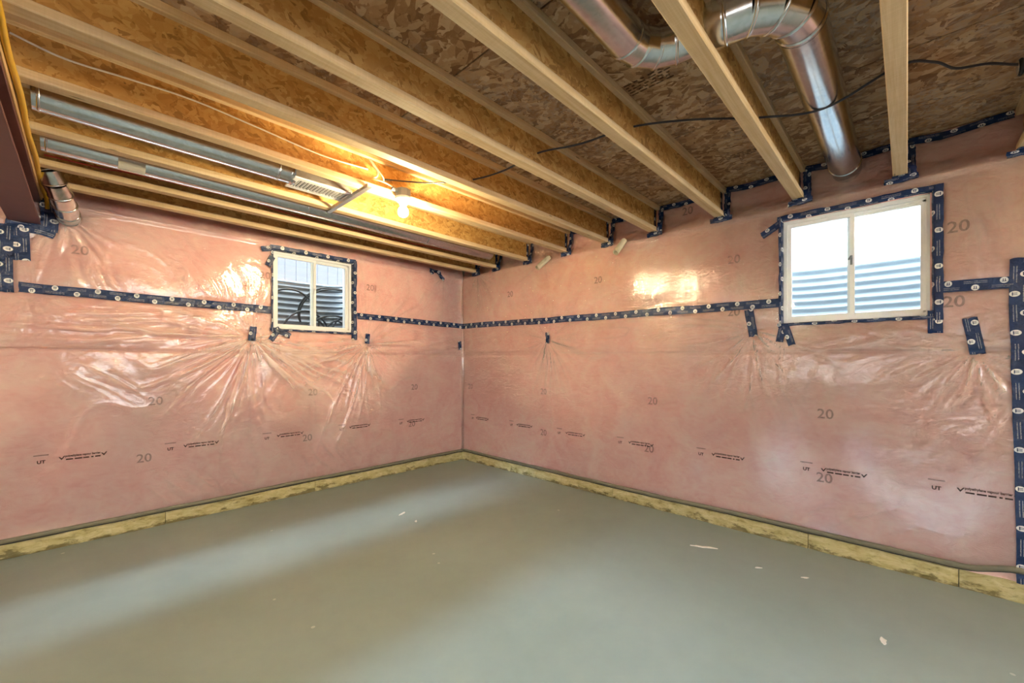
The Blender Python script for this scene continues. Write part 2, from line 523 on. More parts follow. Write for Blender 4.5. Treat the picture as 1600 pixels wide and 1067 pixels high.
# ------------------------------------------------------------------ noise for the plastic film
RNG = np.random.RandomState(11)
TAB = RNG.rand(256, 256)
def vn(x, y):
    x = np.asarray(x, float); y = np.asarray(y, float)
    xi = np.floor(x).astype(int); yi = np.floor(y).astype(int)
    fx = x - xi; fy = y - yi
    fx = fx * fx * (3 - 2 * fx); fy = fy * fy * (3 - 2 * fy)
    a = TAB[xi & 255, yi & 255]; b = TAB[(xi + 1) & 255, yi & 255]
    c = TAB[xi & 255, (yi + 1) & 255]; d = TAB[(xi + 1) & 255, (yi + 1) & 255]
    return (a * (1 - fx) + b * fx) * (1 - fy) + (c * (1 - fx) + d * fx) * fy
def ridge(w, p=2.0):
    return np.power(np.clip(1 - np.abs(2 * w - 1), 0, 1), p)
def sstep(a, b, x):
    t = np.clip((x - a) / (b - a), 0, 1); return t * t * (3 - 2 * t)

ZT = {'L': lambda s: 1.785 + 0.0 * s, 'R': lambda s: 1.772 - 0.03 * sstep(0, -2.0, s) - 0.012 * sstep(-3, -4.6, s)}
# points where the film is pinched: (s, z, amplitude, reach)
PINS = {
 'L': [(-2.451, 1.515, 1.25, 0.62), (-2.25, 1.555, 0.55, 0.28), (-1.352, 1.500, 1.10, 0.62), (-0.065, 1.50, 0.35, 0.25), (-3.60, 2.33, 0.9, 0.26), (-0.30, 2.40, 0.5, 0.25), (-3.75, 1.78, 0.4, 0.3), (-1.49, 1.55, 0.35, 0.25)],
 'R': [(-1.466, 1.545, 0.85, 0.36), (-3.436, 1.53, 0.95, 0.30), (-3.64, 1.47, 0.45, 0.2), (-4.39, 1.50, 0.4, 0.18), (-4.547, 1.36, 0.8, 0.26), (-0.30, 2.42, 0.6, 0.28), (-1.40, 2.40, 0.3, 0.2), (-2.30, 2.38, 0.35, 0.2), (-4.70, 1.0, 0.3, 0.3)],
}
CRINK = {
 'L': [(-2.60, 1.99, 0.36, 0.18, 0.35, 13, 0.0055), (-3.52, 1.93, 0.24, 0.14, 0.25, 20, 0.008), (-3.35, 1.60, 0.55, 0.10, 1.45, 26, 0.007), (-2.95, 1.63, 0.35, 0.08, 1.75, 26, 0.007), (-3.28, 1.20, 0.36, 0.18, 0.9, 24, 0.0050), (-1.75, 0.35, 0.35, 0.16, 0.6, 22, 0.008), (-2.8, 0.28, 0.4, 0.12, 0.7, 22, 0.008), (-0.75, 1.62, 0.3, 0.08, 1.5, 22, 0.004), (-1.75, 1.46, 0.3, 0.06, 1.5, 24, 0.004)],
 'R': [(-2.72, 1.95, 0.46, 0.14, 0.45, 13, 0.0034), (-3.30, 2.00, 0.18, 0.20, -0.3, 16, 0.004), (-2.45, 1.58, 0.60, 0.10, 1.50, 24, 0.008), (-4.58, 2.02, 0.10, 0.26, -0.15, 24, 0.008), (-4.62, 1.02, 0.10, 0.28, 0.5, 22, 0.009), (-4.02, 1.40, 0.35, 0.09, 1.3, 22, 0.008), (-4.25, 1.22, 0.22, 0.10, 0.9, 20, 0.007), (-3.25, 1.20, 0.30, 0.12, 0.3, 24, 0.008), (-3.75, 1.18, 0.18, 0.10, 0.2, 26, 0.008), (-4.15, 0.26, 0.4, 0.10, 0.9, 20, 0.006), (-1.9, 1.93, 0.4, 0.10, 0.3, 16, 0.0035), (-0.35, 1.9, 0.2, 0.14, -0.2, 20, 0.005), (-0.25, 2.3, 0.14, 0.14, -0.6, 22, 0.006)],
}
STREAK = {
 'L': [(-1.365, 1.47, -1.60, 0.70, .010), (-1.37, 1.47, -1.78, 0.28, .012), (-1.345, 1.47, -1.42, 0.60, .009), (-1.34, 1.47, -1.18, 0.55, .007), (-1.36, 1.46, -1.95, 0.15, .008), (-1.33, 1.47, -0.95, 1.30, .006), (-1.35, 1.47, -1.27, 0.45, .007), (-1.36, 1.47, -1.52, 0.45, .009),
       (-2.47, 1.48, -3.15, 0.75, .010), (-2.46, 1.47, -2.80, 0.45, .010), (-2.45, 1.47, -2.62, 0.65, .009), (-2.48, 1.49, -3.35, 1.05, .009), (-2.44, 1.47, -2.40, 0.75, .007), (-2.47, 1.48, -2.98, 0.50, .010), (-2.50, 1.51, -3.60, 1.42, .008), (-2.50, 1.53, -3.55, 1.62, .008), (-2.46, 1.47, -2.70, 0.20, .008), (-2.43, 1.49, -2.10, 1.20, .008), (-2.43, 1.50, -1.95, 1.35, .006), (-2.49, 1.53, -3.2, 1.70, .007),
       (-3.55, 2.26, -3.42, 2.02, .008), (-3.60, 2.26, -3.62, 2.05, .008), (-3.51, 2.28, -3.30, 2.15, .006)],
 'R': [(-1.466, 1.50, -1.38, 0.90, .008), (-1.472, 1.50, -1.46, 0.80, .007), (-1.48, 1.50, -1.60, 0.95, .006), (-1.44, 1.53, -1.15, 1.62, .005), (-1.44, 1.52, -1.05, 1.45, .005), (-1.49, 1.53, -2.0, 1.44, .006), (-1.46, 1.57, -1.28, 1.72, .006),
       (-3.44, 1.49, -3.22, 0.95, .009), (-3.45, 1.48, -3.36, 0.85, .009), (-3.45, 1.48, -3.47, 0.80, .009), (-3.43, 1.50, -3.05, 1.05, .008), (-3.46, 1.49, -3.58, 0.95, .008), (-3.41, 1.51, -2.75, 1.44, .009), (-3.41, 1.54, -2.55, 1.58, .009), (-3.42, 1.50, -2.9, 1.20, .007), (-3.41, 1.57, -2.6, 1.66, .008), (-3.67, 1.43, -3.95, 1.28, .007), (-3.62, 1.44, -3.66, 0.95, .006),
       (-4.55, 1.34, -4.43, 0.95, .009), (-4.56, 1.34, -4.66, 0.90, .010), (-4.545, 1.34, -4.50, 1.02, .008), (-4.57, 1.35, -4.70, 1.08, .009), (-4.53, 1.37, -4.10, 1.42, .009), (-4.53, 1.42, -4.05, 1.50, .008), (-4.58, 1.42, -4.70, 1.50, .008), (-4.54, 1.35, -4.25, 1.10, .008)],
}
SEED = {'L': 3.3, 'R': 71.7}
def zbot(w, s):
    s = np.asarray(s, float)
    if w == 'L': return 0.128 + 0.012 * (vn(s * 1.5, 5.0) - 0.5)
    return 0.128 + 0.012 * (vn(s * 1.5, 9.0) - 0.5) + 0.05 * sstep(-4.50, -4.72, s)

def disp(w, s, z, want=False):
    """how far the film stands out from the wall plane (metres)"""
    s = np.asarray(s, float); z = np.asarray(z, float)
    q = SEED[w]
    d = 0.018 * (vn(s * 1.7 + q, z * 1.3 + q) - 0.5) + 0.010 * (vn(s * 3.7 + q, z * 2.6) - 0.5)
    # quilted bulge between studs in the lower part
    low = sstep(0.20, 0.45, z) * (1 - sstep(1.2, 1.40, z))
    d = d + 0.008 * low * np.sin((s + 0.1) * pi / 0.61) ** 2
    # overlap fold
    zf = 1.395 + (0.0 if w == 'L' else -0.085 * 0) + 0.006 * (vn(s * 2, 1.0) - 0.5) - (0.02 * sstep(-1, -4, s) if w == 'R' else 0.0)
    d = d + 0.009 * sstep(zf - 0.004, zf + 0.006, z) * (1 - sstep(zf + 0.05, zf + 0.30, z))
    d = d - 0.008 * np.exp(-((z - zf + 0.008) / 0.006) ** 2)
    # radiating folds
    fold_glint = np.zeros(np.broadcast(s, z).shape)
    for i, (ps, pz, A, L) in enumerate(PINS[w]):
        ds = s - ps; dz = z - pz
        r = np.sqrt(ds * ds + dz * dz) + 1e-6
        cz = dz / r
        th = np.arctan2(ds, -dz) + 0.30 * r * (vn(s * 3 + q, z * 3 + i) - 0.5)     # 0 = straight down
        w1 = vn(th * 6.5 + 120 + 7.3 * i, r * 1.2 + 31 + 3.1 * i)
        w2 = vn(th * 15.0 + 150 + 7.3 * i, r * 2.0 + 11 + 3.1 * i)
        big = vn(th * 2.1 + 180 + i * 5.1 + q, 8.0 + i)
        Lm = L * (0.22 + 0.85 * big)
        down = 0.45 + 0.55 * sstep(0.35, -0.5, cz)
        env = (1 - np.exp(-r / 0.07)) * np.exp(-r / Lm) * down
        d = d + A * env * (0.0210 * ridge(w1, 2.6) + 0.0130 * ridge(w2, 2.4))
        fold_glint = fold_glint + 1.6 * A * env * (ridge(w1, 7) + 0.8 * ridge(w2, 7))
        d = d - 0.012 * A * np.exp(-(r / 0.07) ** 2)
    # taut horizontal wrinkles in the band under the tape
    band = sstep(1.40, 1.47, z) * (1 - sstep(1.66, 1.73, z))
    m1 = sstep(0.45, 0.72, vn(s * 1.6 + 40 + q, z * 2 + 9))
    d = d + 0.009 * band * m1 * ridge(vn(s * 2.2 + q, z * 34 + 2.0 * vn(s * 2, 3.0)), 1.6)
    # slack vertical wrinkles above the tape
    zt = ZT[w](s)
    up = np.exp(-((z - zt - 0.13) / 0.10) ** 2)
    m2 = sstep(0.42, 0.70, vn(s * 1.9 + 13 + q, z * 1.5 + 2))
    sl = s - 0.5 * (z - zt) * np.sign(vn(s * 0.7 + q, 2.0) - 0.5)
    d = d + 0.0030 * up * m2 * ridge(vn(sl * 19 + q, z * 2.5), 1.8)
    # local patches of crinkles: centre, radii, direction of the folds, frequency, height
    for i, (ps, pz, rs, rz, an, fq, A) in enumerate(CRINK[w]):
        ds = s - ps; dz = z - pz
        env = np.exp(-(ds / rs) ** 2 - (dz / rz) ** 2)
        ac = ds * cos(an) + dz * sin(an); al = -ds * sin(an) + dz * cos(an)
        ww = vn(ac * fq + 60 + 9.1 * i + 0.8 * vn(al * 6 + i, ac * 3), al * 4 + 5.3 * i)
        d = d + A * env * ridge(ww, 1.5)
        fold_glint = fold_glint + 45 * A * env * ridge(ww, 8)
    # long single folds
    for i, (a0, b0, a1, b1, A) in enumerate(STREAK[w]):
        ex, ez = a1 - a0, b1 - b0; LL = hypot(ex, ez); ex /= LL; ez /= LL
        al = (s - a0) * ex + (z - b0) * ez; ac = -(s - a0) * ez + (z - b0) * ex
        ac = ac - 0.05 * LL * np.sin(np.clip(al / LL, 0, 1) * pi) * (1 if i % 2 else -1)
        wd = 0.006 + 0.014 * np.clip(al / LL, 0, 1)
        fade = sstep(0.0, 0.06, al) * (1 - sstep(0.55 * LL, LL, al))
        d = d + A * fade * (np.exp(-np.abs(ac / wd) ** 1.5) - 0.4 * np.exp(-((ac - 2.0 * wd) / wd) ** 2))
        fold_glint = fold_glint + 40 * A * fade * np.exp(-(ac / (wd * 0.6)) ** 2)
    # gathers at the foot
    ft = np.exp(-np.abs(z - zbot(w, s)) / 0.10)
    m3 = sstep(0.38, 0.66, vn(s * 1.7 + 90 + q, 4.0))
    d = d + 0.010 * ft * (0.3 + m3) * ridge(vn((s + (z - 0.12) * 0.8) * 17 + q, z * 3), 1.7)
    # loose random creases
    m4 = 0.6 * sstep(0.60, 0.85, vn(s * 2.3 + 33 + q, z * 2.3 + 5))
    d = d + 0.005 * m4 * ridge(vn((s * 0.8 + z * 0.6) * 13 + q, (z * 0.8 - s * 0.6) * 3.0), 2.2)
    # top plate: crease, pillow above it between the joists
    d = d + 0.012 * np.exp(-((z - 2.40) / 0.018) ** 2)
    top = sstep(2.41, 2.52, z)
    if w == 'R':
        d = d + top * (0.020 * vn(s * 4 + q, z * 5) - 0.050)
    else:
        d = d + top * (0.020 * vn(s * 3 + q, z * 5) - 0.045)
    # held flat at tape, windows, foot, corner
    hold = np.exp(-((z - zt) / 0.045) ** 2)
    x0, x1, z0, z1 = WIN[w]
    dx = np.maximum(np.maximum(x0 - s, s - x1), 0); dzz = np.maximum(np.maximum(z0 - z, z - z1), 0)
    hold = np.maximum(hold, np.exp(-(np.sqrt(dx * dx + dzz * dzz) / 0.06) ** 2))
    hold = np.maximum(hold, 0.9 * np.exp(-((z - zbot(w, s)) / 0.03) ** 2))
    d = d * (1 - 0.9 * hold) + 0.002
    d = d + 0.02 * np.exp(-np.abs(s) / 0.03)
    d = np.maximum(d, -0.045)
    if want: return d, np.clip(fold_glint * (1 - hold), 0, 1)
    return d

def P(w, s, z, d):
    if w == 'L': return (s, -d, z)
    return (-d, s, z)

def grid_mesh(name, w, s, z, dfun, m, parent=None, hole=None, jh=0.0):
    """regular grid on a wall with the window cut out; s, z are 1-D arrays"""
    S, Z = np.meshgrid(s, z, indexing='ij')
    if jh:
        zb = zbot(w, S); Z = np.where(Z < zb, zb, Z)
    PL = None
    if dfun is disp: D, PL = disp(w, S, Z, True)
    else: D = dfun(w, S, Z)
    ns, nz = S.shape
    co = np.empty((ns * nz, 3), np.float32)
    if w == 'L': co[:, 0] = S.ravel(); co[:, 1] = -D.ravel()
    else: co[:, 0] = -D.ravel(); co[:, 1] = S.ravel()
    co[:, 2] = Z.ravel()
    I, J = np.meshgrid(np.arange(ns - 1), np.arange(nz - 1), indexing='ij')
    a = (I * nz + J).ravel(); b = a + nz; c = b + 1; e = a + 1
    cs = (S[:-1, :-1] + S[1:, 1:]).ravel() / 2; cz = (Z[:-1, :-1] + Z[1:, 1:]).ravel() / 2
    keep = np.ones(len(a), bool)
    if hole is not None:
        x0, x1, z0, z1 = hole
        keep &= ~((cs > x0) & (cs < x1) & (cz > z0) & (cz < z1))
    if jh:
        keep &= (Z[:-1, 1:] - Z[:-1, :-1]).ravel() > 1e-5
    F = np.stack([a, b, c, e], 1)[keep]
    if w == 'R': F = F[:, ::-1]
    me = bpy.data.meshes.new(name)
    me.vertices.add(len(co)); me.vertices.foreach_set('co', co.ravel())
    me.loops.add(F.size); me.loops.foreach_set('vertex_index', F.ravel().astype(np.int32))
    me.polygons.add(len(F))
    me.polygons.foreach_set('loop_start', np.arange(0, F.size, 4, dtype=np.int32))
    me.polygons.foreach_set('loop_total', np.full(len(F), 4, np.int32))
    me.polygons.foreach_set('use_smooth', np.ones(len(F), bool))
    me.update(calc_edges=True)
    if PL is not None:
        at = me.attributes.new('fold_glint', 'FLOAT', 'POINT'); at.data.foreach_set('value', PL.ravel().astype(np.float32))
    me.materials.append(m)
    o = bpy.data.objects.new(name, me)
    col.objects.link(o)
    if parent: o.parent = parent
    return o

# ------------------------------------------------------------------ structure: floor, subfloor, walls
mb = MB().box(-9.0, 0.25, -9.0, 0.25, -0.15, 0.0)
struct(mb.build('floor', M['floor']), 'smooth grey concrete floor with faint pale scuffs', 'floor')

ceil = struct(empty('ceiling', (0, 0, ZS)), 'unfinished subfloor of dark brown strand boards over the joists', 'ceiling')
xs = [0.24, -0.970, -2.255, -3.475, -4.70, -5.92, -7.2]
ystag = [[0.24, -1.45, -3.89, -6.3, -8.6], [0.24, -2.67, -5.11, -8.6], [0.24, -1.45, -3.89, -6.3, -8.6], [0.24, -2.67, -5.11, -8.6], [0.24, -1.45, -3.89, -6.3, -8.6], [0.24, -2.67, -5.11, -8.6]]
ystag[0] = [0.24, -2.19, -4.775, -7.2, -8.6]
PANELS = []
for i in range(6):
    for a, b in zip(ystag[i][:-1], ystag[i][1:]):
        g = 0.004
        mb = MB().box(xs[i + 1] + g, xs[i] - g, b + g, a - g, ZS, ZS + 0.018)
        PANELS.append(mb.build('strand_board', M['osb_ceiling'], ceil, loc=((xs[i] + xs[i + 1]) / 2, (a + b) / 2, ZS)))
MB().box(-7.2, 0.24, -8.6, 0.24, ZS + 0.022, ZS + 0.10).build('deck_above', M['dark_gap'], ceil)

# pink insulation behind the film (walls), thick with a hole for the window
def pink_disp(w, s, z):
    d = disp(w, s, z)
    for a_, b_ in ((.013, 0), (-.013, 0), (0, .013), (0, -.013)): d = np.minimum(d, disp(w, s + a_, z + b_))
    return np.minimum(d * 0.6, d) - 0.013 - 0.004 * vn(s * 23, z * 19)
for w, nm, lab in (('L', 'wall_left', 'left wall of pink batt insulation behind clear plastic'), ('R', 'wall_right', 'right wall of pink batt insulation behind clear plastic')):
    lo = -7.0 if w == 'L' else -8.0
    o = grid_mesh(nm, w, np.arange(lo, 0.0251, 0.025), np.linspace(0.10, ZS, 105), pink_disp, M['pink'], None, WIN[w])
    struct(o, lab, 'wall')
    # the concrete foundation behind
    x0, x1, z0, z1 = WIN[w]
    mb = MB()
    for (a, b, c, d_) in ((lo, x0, 0, ZS), (x1, 0.25, 0, ZS), (x0, x1, 0, z0), (x0, x1, z1, ZS)):
        if w == 'L': mb.box(a, b, 0.07, 0.25, c, d_)
        else: mb.box(0.07, 0.25, a, b, c, d_)
    struct(mb.build('foundation', M['concrete_wall'], o), None, None)
    del o.children[0]['kind']

# the wall behind the camera, with the openings that the daylight on the floor comes through
mb = MB()
OPEN = [(-1.42, -0.82, 1.02, 2.19), (-5.60, -2.62, 1.02, 2.02)]
ycur = 0.25
for (a, b, zl, zt) in OPEN:
    mb.box(XB - 0.2, XB, b, ycur, 0, ZS)
    mb.box(XB - 0.2, XB, a, b, zt, ZS)
    mb.box(XB - 0.2, XB, a, b, 0, zl)
    ycur = a
mb.box(XB - 0.2, XB, -8.2, ycur, 0, ZS)
struct(mb.build('wall_back', M['concrete_wall']), 'plain concrete wall behind the camera with two window openings', 'wall')
mb = MB().box(XB, -3.4, -8.2, -8.0, 0, ZS).box(-0.4, 0.25, -8.2, -8.0, 0, ZS).box(-3.4, -0.4, -8.2, -8.0, 2.20, ZS).box(-3.4, -0.4, -8.2, -8.0, 0, 1.15)  # unseen opening added so its light glints on the left wall's film
struct(mb.build('wall_front', M['concrete_wall']), 'plain concrete wall behind the camera with a wide opening added for light on the left wall', 'wall')

# sill planks at the foot of the walls (crusty, yellowed)
def baseboard(w, nm, lab, joints):
    root = struct(empty(nm, (0, 0, 0)), lab, 'baseboard')
    for a, b in zip(joints[:-1], joints[1:]):
        n = max(2, int((b - a) / 0.02))
        s = np.linspace(a + 0.002, b - 0.002, n)
        prof = [(-0.05, 0.0), (0.004, 0.0), (0.006, 0.03), (0.005, 0.07), (0.0, 0.098), (-0.012, 0.104), (-0.05, 0.106)]
        mb = MB(); vs = []; np_ = len(prof)
        for si in s:
            for k, (d_, z_) in enumerate(prof):
                amp = 0.006 if 0 < k < 5 else 0.0
                dd = d_ + amp * (vn(si * 26 + k * 3, z_ * 60 + SEED[w]) - 0.5) * 2 + 0.006 * (vn(si * 5, SEED[w]) - 0.5)
                zz = z_ + (0.016 * (vn(si * 6, 3 + k * 0.2 + SEED[w]) - 0.5) if k >= 3 else 0)
                vs.append(P(w, si, max(zz, 0), dd))
        fs = []
        for i in range(n - 1):
            for k in range(np_ - 1):
                f = (i * np_ + k, (i + 1) * np_ + k, (i + 1) * np_ + k + 1, i * np_ + k + 1)
                fs.append(f if w == 'L' else f[::-1])
        fs.append(tuple(range(np_))); fs.append(tuple(range((n - 1) * np_, n * np_))[::-1])
        mb.add(vs, fs)
        smooth_by_angle(mb.build('sill_plank', M['foam'], root), 50)
    return root
baseboard('L', 'baseboard_left', 'dirty yellowed sill plank along the foot of the left wall', [-7.0, -4.6, -3.05, -1.9, -0.86, 0.0])
baseboard('R', 'baseboard_right', 'dirty yellowed sill plank along the foot of the right wall', [-8.0, -5.6, -4.49, -3.78, -2.25, -1.27, -0.62, 0.0])

# ------------------------------------------------------------------ clear plastic sheets
SHEETS = {}
for w, side in (('L', 'left'), ('R', 'right')):
    lo = -4.6 if w == 'L' else -5.4
    ss = np.arange(lo, 0.0001, 0.008)
    up = grid_mesh('vapour_barrier_sheet', w, ss, np.arange(1.765, ZS, 0.008), disp, M['film'], None, WIN[w])
    tag(up, f'clear plastic sheet on {side} wall above the blue tape seam, around the window', 'plastic sheet', 'clear plastic vapour barrier')
    lowz = np.concatenate([np.arange(0.10, 1.765, 0.008), [1.766]])
    dn = grid_mesh('vapour_barrier_sheet', w, ss, lowz, disp, M['film'], None, WIN[w], 1.0)
    tag(dn, f'clear plastic sheet on {side} wall from the blue tape seam down to the floor', 'plastic sheet', 'clear plastic vapour barrier')
    SHEETS[w] = (up, dn)
    # rolled grey hem and black sealant at the foot
    hs = np.arange(lo, 0.001, 0.03)
    zbh = zbot(w, hs); dbh = disp(w, hs, zbh); ZB = {float(a_): (float(b_), float(c_)) for a_, b_, c_ in zip(hs, zbh, dbh)}
    def Pd(s_, dz, dd): return P(w, s_, ZB[float(s_)][0] + dz, ZB[float(s_)][1] + dd)
    mb = MB(); vs = []; prof = [(0.012, 0.002), (0.010, 0.010), (0.0, 0.013), (-0.010, 0.012), (-0.020, 0.006), (-0.022, -0.02)]
    for s_ in hs:
        j = 0.004 * (float(vn(s_ * 7, 2.0)) - 0.5)
        for dz, dd in prof: vs.append(Pd(s_, dz + j, dd + j))
    k = len(prof); fs = []
    for i in range(len(hs) - 1):
        for q in range(k - 1):
            f = (i * k + q, i * k + q + 1, (i + 1) * k + q + 1, (i + 1) * k + q)
            fs.append(f if w == 'L' else f[::-1])
    h = mb.add(vs, fs).build('hem', M['hem'], dn, smooth=True); h['label'] = 'grey rolled hem'
    pts = [Pd(s_, -0.022 + 0.004 * (float(vn(s_ * 9, 8.0)) - 0.5), 0.003) for s_ in hs]
    h = MB().tube(pts, 0.0042, 6).build('sealant_bead', M['hem_dark'], dn, smooth=True); h['label'] = 'black sealant bead'

# ------------------------------------------------------------------ print on the plastic
def text_mesh(body, size, bold=0.0):
    cu = bpy.data.curves.new('t', 'FONT'); cu.body = body; cu.size = size
    cu.align_x = 'CENTER'; cu.align_y = 'CENTER'; cu.offset = bold
    cu.resolution_u = 3
    ob = bpy.data.objects.new('t', cu); col.objects.link(ob)
    dg = bpy.context.evaluated_depsgraph_get(); dg.update()
    me = ob.evaluated_get(dg).to_mesh()
    vs = [tuple(v.co) for v in me.vertices]; fs = [tuple(p.vertices) for p in me.polygons]
    ob.evaluated_get(dg).to_mesh_clear()
    bpy.data.objects.remove(ob); bpy.data.curves.remove(cu)
    return vs, fs
T20 = text_mesh('20', 0.092, 0.001)
TUT = text_mesh('UT', 0.030, 0.001)
TPOLY = text_mesh('polyethylene vapour barrier', 0.0205, 0.0007)
def print_on(w, s, z, parts, name, m, tilt=0.0, lift=0.004, sx=1.0):
    mb = MB()
    for vs, fs in parts:
        A = np.array(vs, float)
        ds = A[:, 0] * (1 if w == 'L' else -1)          # text reads left to right as seen from the room
        S_, Z_ = s + ds, z + A[:, 1]
        dm = np.maximum(np.maximum(disp(w, S_ - 0.006, Z_), disp(w, S_ + 0.006, Z_)), disp(w, S_, Z_)) + lift
        mb.add([P(w, a_, c_, b_) for a_, b_, c_ in zip(S_, dm, Z_)], fs)
    par = SHEETS[w][0] if z > 1.765 else SHEETS[w][1]
    return mb.build(name, m, par)
def off(t, dx, dy): return ([(x + dx, y + dy, 0) for x, y, _ in t[0]], t[1])
def bar(x0, x1, y0, y1, k=4):
    vs = []; fs = []
    for i in range(k + 1):
        x = x0 + (x1 - x0) * i / k
        vs += [(x, y0, 0), (x, y1, 0)]
    for i in range(k): fs.append((2 * i, 2 * i + 2, 2 * i + 3, 2 * i + 1))
    return vs, fs
def tick(x, y, s=0.014):
    return ([(x - s, y + s * 0.5, 0), (x - s * 0.55, y + s * 0.6, 0), (x, y - s * 0.2, 0), (x + s * 0.9, y + s, 0), (x + s * 1.2, y + s * 0.75, 0), (x, y - s, 0)], [(0, 5, 2, 1), (5, 4, 3, 2)])
TW = max(v[0] for v in TPOLY[0]) * 2
for w, lst in (('L', [(-3.505, .622), (-2.82, .609), (-2.13, .602), (-1.44, .603), (-.735, .590)]),
               ('R', [(-.394, .577), (-1.116, .566), (-1.825, .557), (-2.54, .556), (-3.265, .558), (-3.97, .563), (-4.60, .566)])):
    for s, z in lst:
        half = 0.105
        parts = [off(([(x * 2 * half * 0.84 / TW, y, 0) for x, y, _ in TPOLY[0]], TPOLY[1]), 0, 0.012)]
        for a, b in ((-.085, -.05), (-.042, -.005), (.0, .03), (.04, .052), (.06, .088)):
            parts.append(bar(a, b, -0.016, -0.007, 2))
        parts += [tick(-half, 0.002), tick(half, 0.002)]
        print_on(w, s, z, parts, 'printed_line', M['ink'])
        so = -0.20 if w == 'L' else 0.20
        if w == 'R' and s > -0.45: so = 0.185
        print_on(w, s + so, z - 0.012, [TUT], 'printed_mark', M['ink'])
        print_on(w, s + so, z + 0.035, [bar(-.035, .035, -.004, .004)], 'printed_mark', M['ink_faded'])
for w, lst in (('L', [(-3.521, 2.095), (-2.345, 2.093), (-1.315, 2.114), (-3.11, .987), (-1.924, .993), (-.751, .992), (-3.178, .548), (-1.973, .545), (-.786, .552)]),
               ('R', [(-4.488, 2.075), (-3.309, 2.09), (-2.093, 2.098), (-.893, 2.096), (-1.403, .969), (-2.65, .948), (-3.877, .943), (-3.87, .506), (-2.941, 2.57), (-4.47, 1.645), (-3.309, 1.683), (-.158, .973), (-1.403, .52), (-2.62, .522)])):
    for s, z in lst:
        print_on(w, s, z, [T20], 'printed_number', M['ink_faded'])

# ------------------------------------------------------------------ windows
def window(w, nm, lab, latch_side):
    x0, x1, z0, z1 = WIN[w]
    D0 = -0.030                                   # front of frame sits this far behind the film plane
    root = struct(empty(nm, P(w, (x0 + x1) / 2, z0, D0)), lab, 'window')
    L = tuple(root.location)
    def bx(mb, a, b, c, d_, e, f):                # s0 s1 depth0 depth1 z0 z1
        if w == 'L': return mb.box(a, b, min(c, d_), max(c, d_), e, f)
        return mb.box(min(c, d_), max(c, d_), a, b, e, f)
    f0, f1 = -D0, 0.115
    mb = MB()
    t = 0.026
    bx(mb, x0 - .005, x0 + t, f0, f1, z0, z1); bx(mb, x1 - t, x1 + .005, f0, f1, z0, z1)
    bx(mb, x0 + t, x1 - t, f0, f1, z0 - .005, z0 + t); bx(mb, x0 + t, x1 - t, f0, f1, z1 - t, z1 + .005)
    # inner track lip
    l = 0.012
    bx(mb, x0 + t, x0 + t + l, f0 + 0.03, f1, z0 + t, z1 - t); bx(mb, x1 - t - l, x1 - t, f0 + 0.03, f1, z0 + t, z1 - t)
    bx(mb, x0 + t, x1 - t, f0 + 0.03, f1, z0 + t, z0 + t + l); bx(mb, x0 + t, x1 - t, f0 + 0.03, f1, z1 - t - l, z1 - t)
    mb.build('frame', M['vinyl'], root)
    mid = (x0 + x1) / 2
    ov = 0.020
    if w == 'L': spans = [(x0 + t, mid + ov, f0 + 0.012, f0 + 0.036), (mid - ov, x1 - t, f0 + 0.040, f0 + 0.064)]
    else: spans = [(mid - ov, x1 - t, f0 + 0.012, f0 + 0.036), (x0 + t, mid + ov, f0 + 0.040, f0 + 0.064)]
    for i, (a, b, c, d_) in enumerate(spans):
        sb = 0.024
        mb = MB()
        bx(mb, a, a + sb, c, d_, z0 + t, z1 - t); bx(mb, b - sb, b, c, d_, z0 + t, z1 - t)
        bx(mb, a + sb, b - sb, c, d_, z0 + t, z0 + t + sb); bx(mb, a + sb, b - sb, c, d_, z1 - t - sb, z1 - t)
        sash = mb.build('sash', M['vinyl'], root)
        cm = (c + d_) / 2
        mb = bx(MB(), a + sb - .004, b - sb + .004, cm - 0.003, cm + 0.003, z0 + t + sb - .004, z1 - t - sb + .004)
        pane = mb.build('pane', M['glass']); pane.parent = sash
    lz = z0 + 0.40
    la = (mid + 0.004) if w == 'L' else (mid - 0.004)
    mb = bx(MB(), la - 0.006, la + 0.006, f0 + 0.002, f0 + 0.012, lz - 0.03, lz + 0.03)
    ptl = [Vector(P(w, la, lz + 0.02, -(f0 + 0.002))), Vector(P(w, la, lz + 0.022, -(f0 - 0.014))), Vector(P(w, la + (0.012 if w == 'R' else -.012), lz + 0.0, -(f0 - 0.018)))]
    mb.tube(ptl, 0.006, 8)
    mb.build('latch', M['box_grey' if w == 'R' else 'vinyl'], root)
    return root
window('L', 'window_1', 'small white sliding window in left wall, dark hose coil outside', 0)
window('R', 'window_2', 'small white sliding window in right wall, bright sky outside', 0)

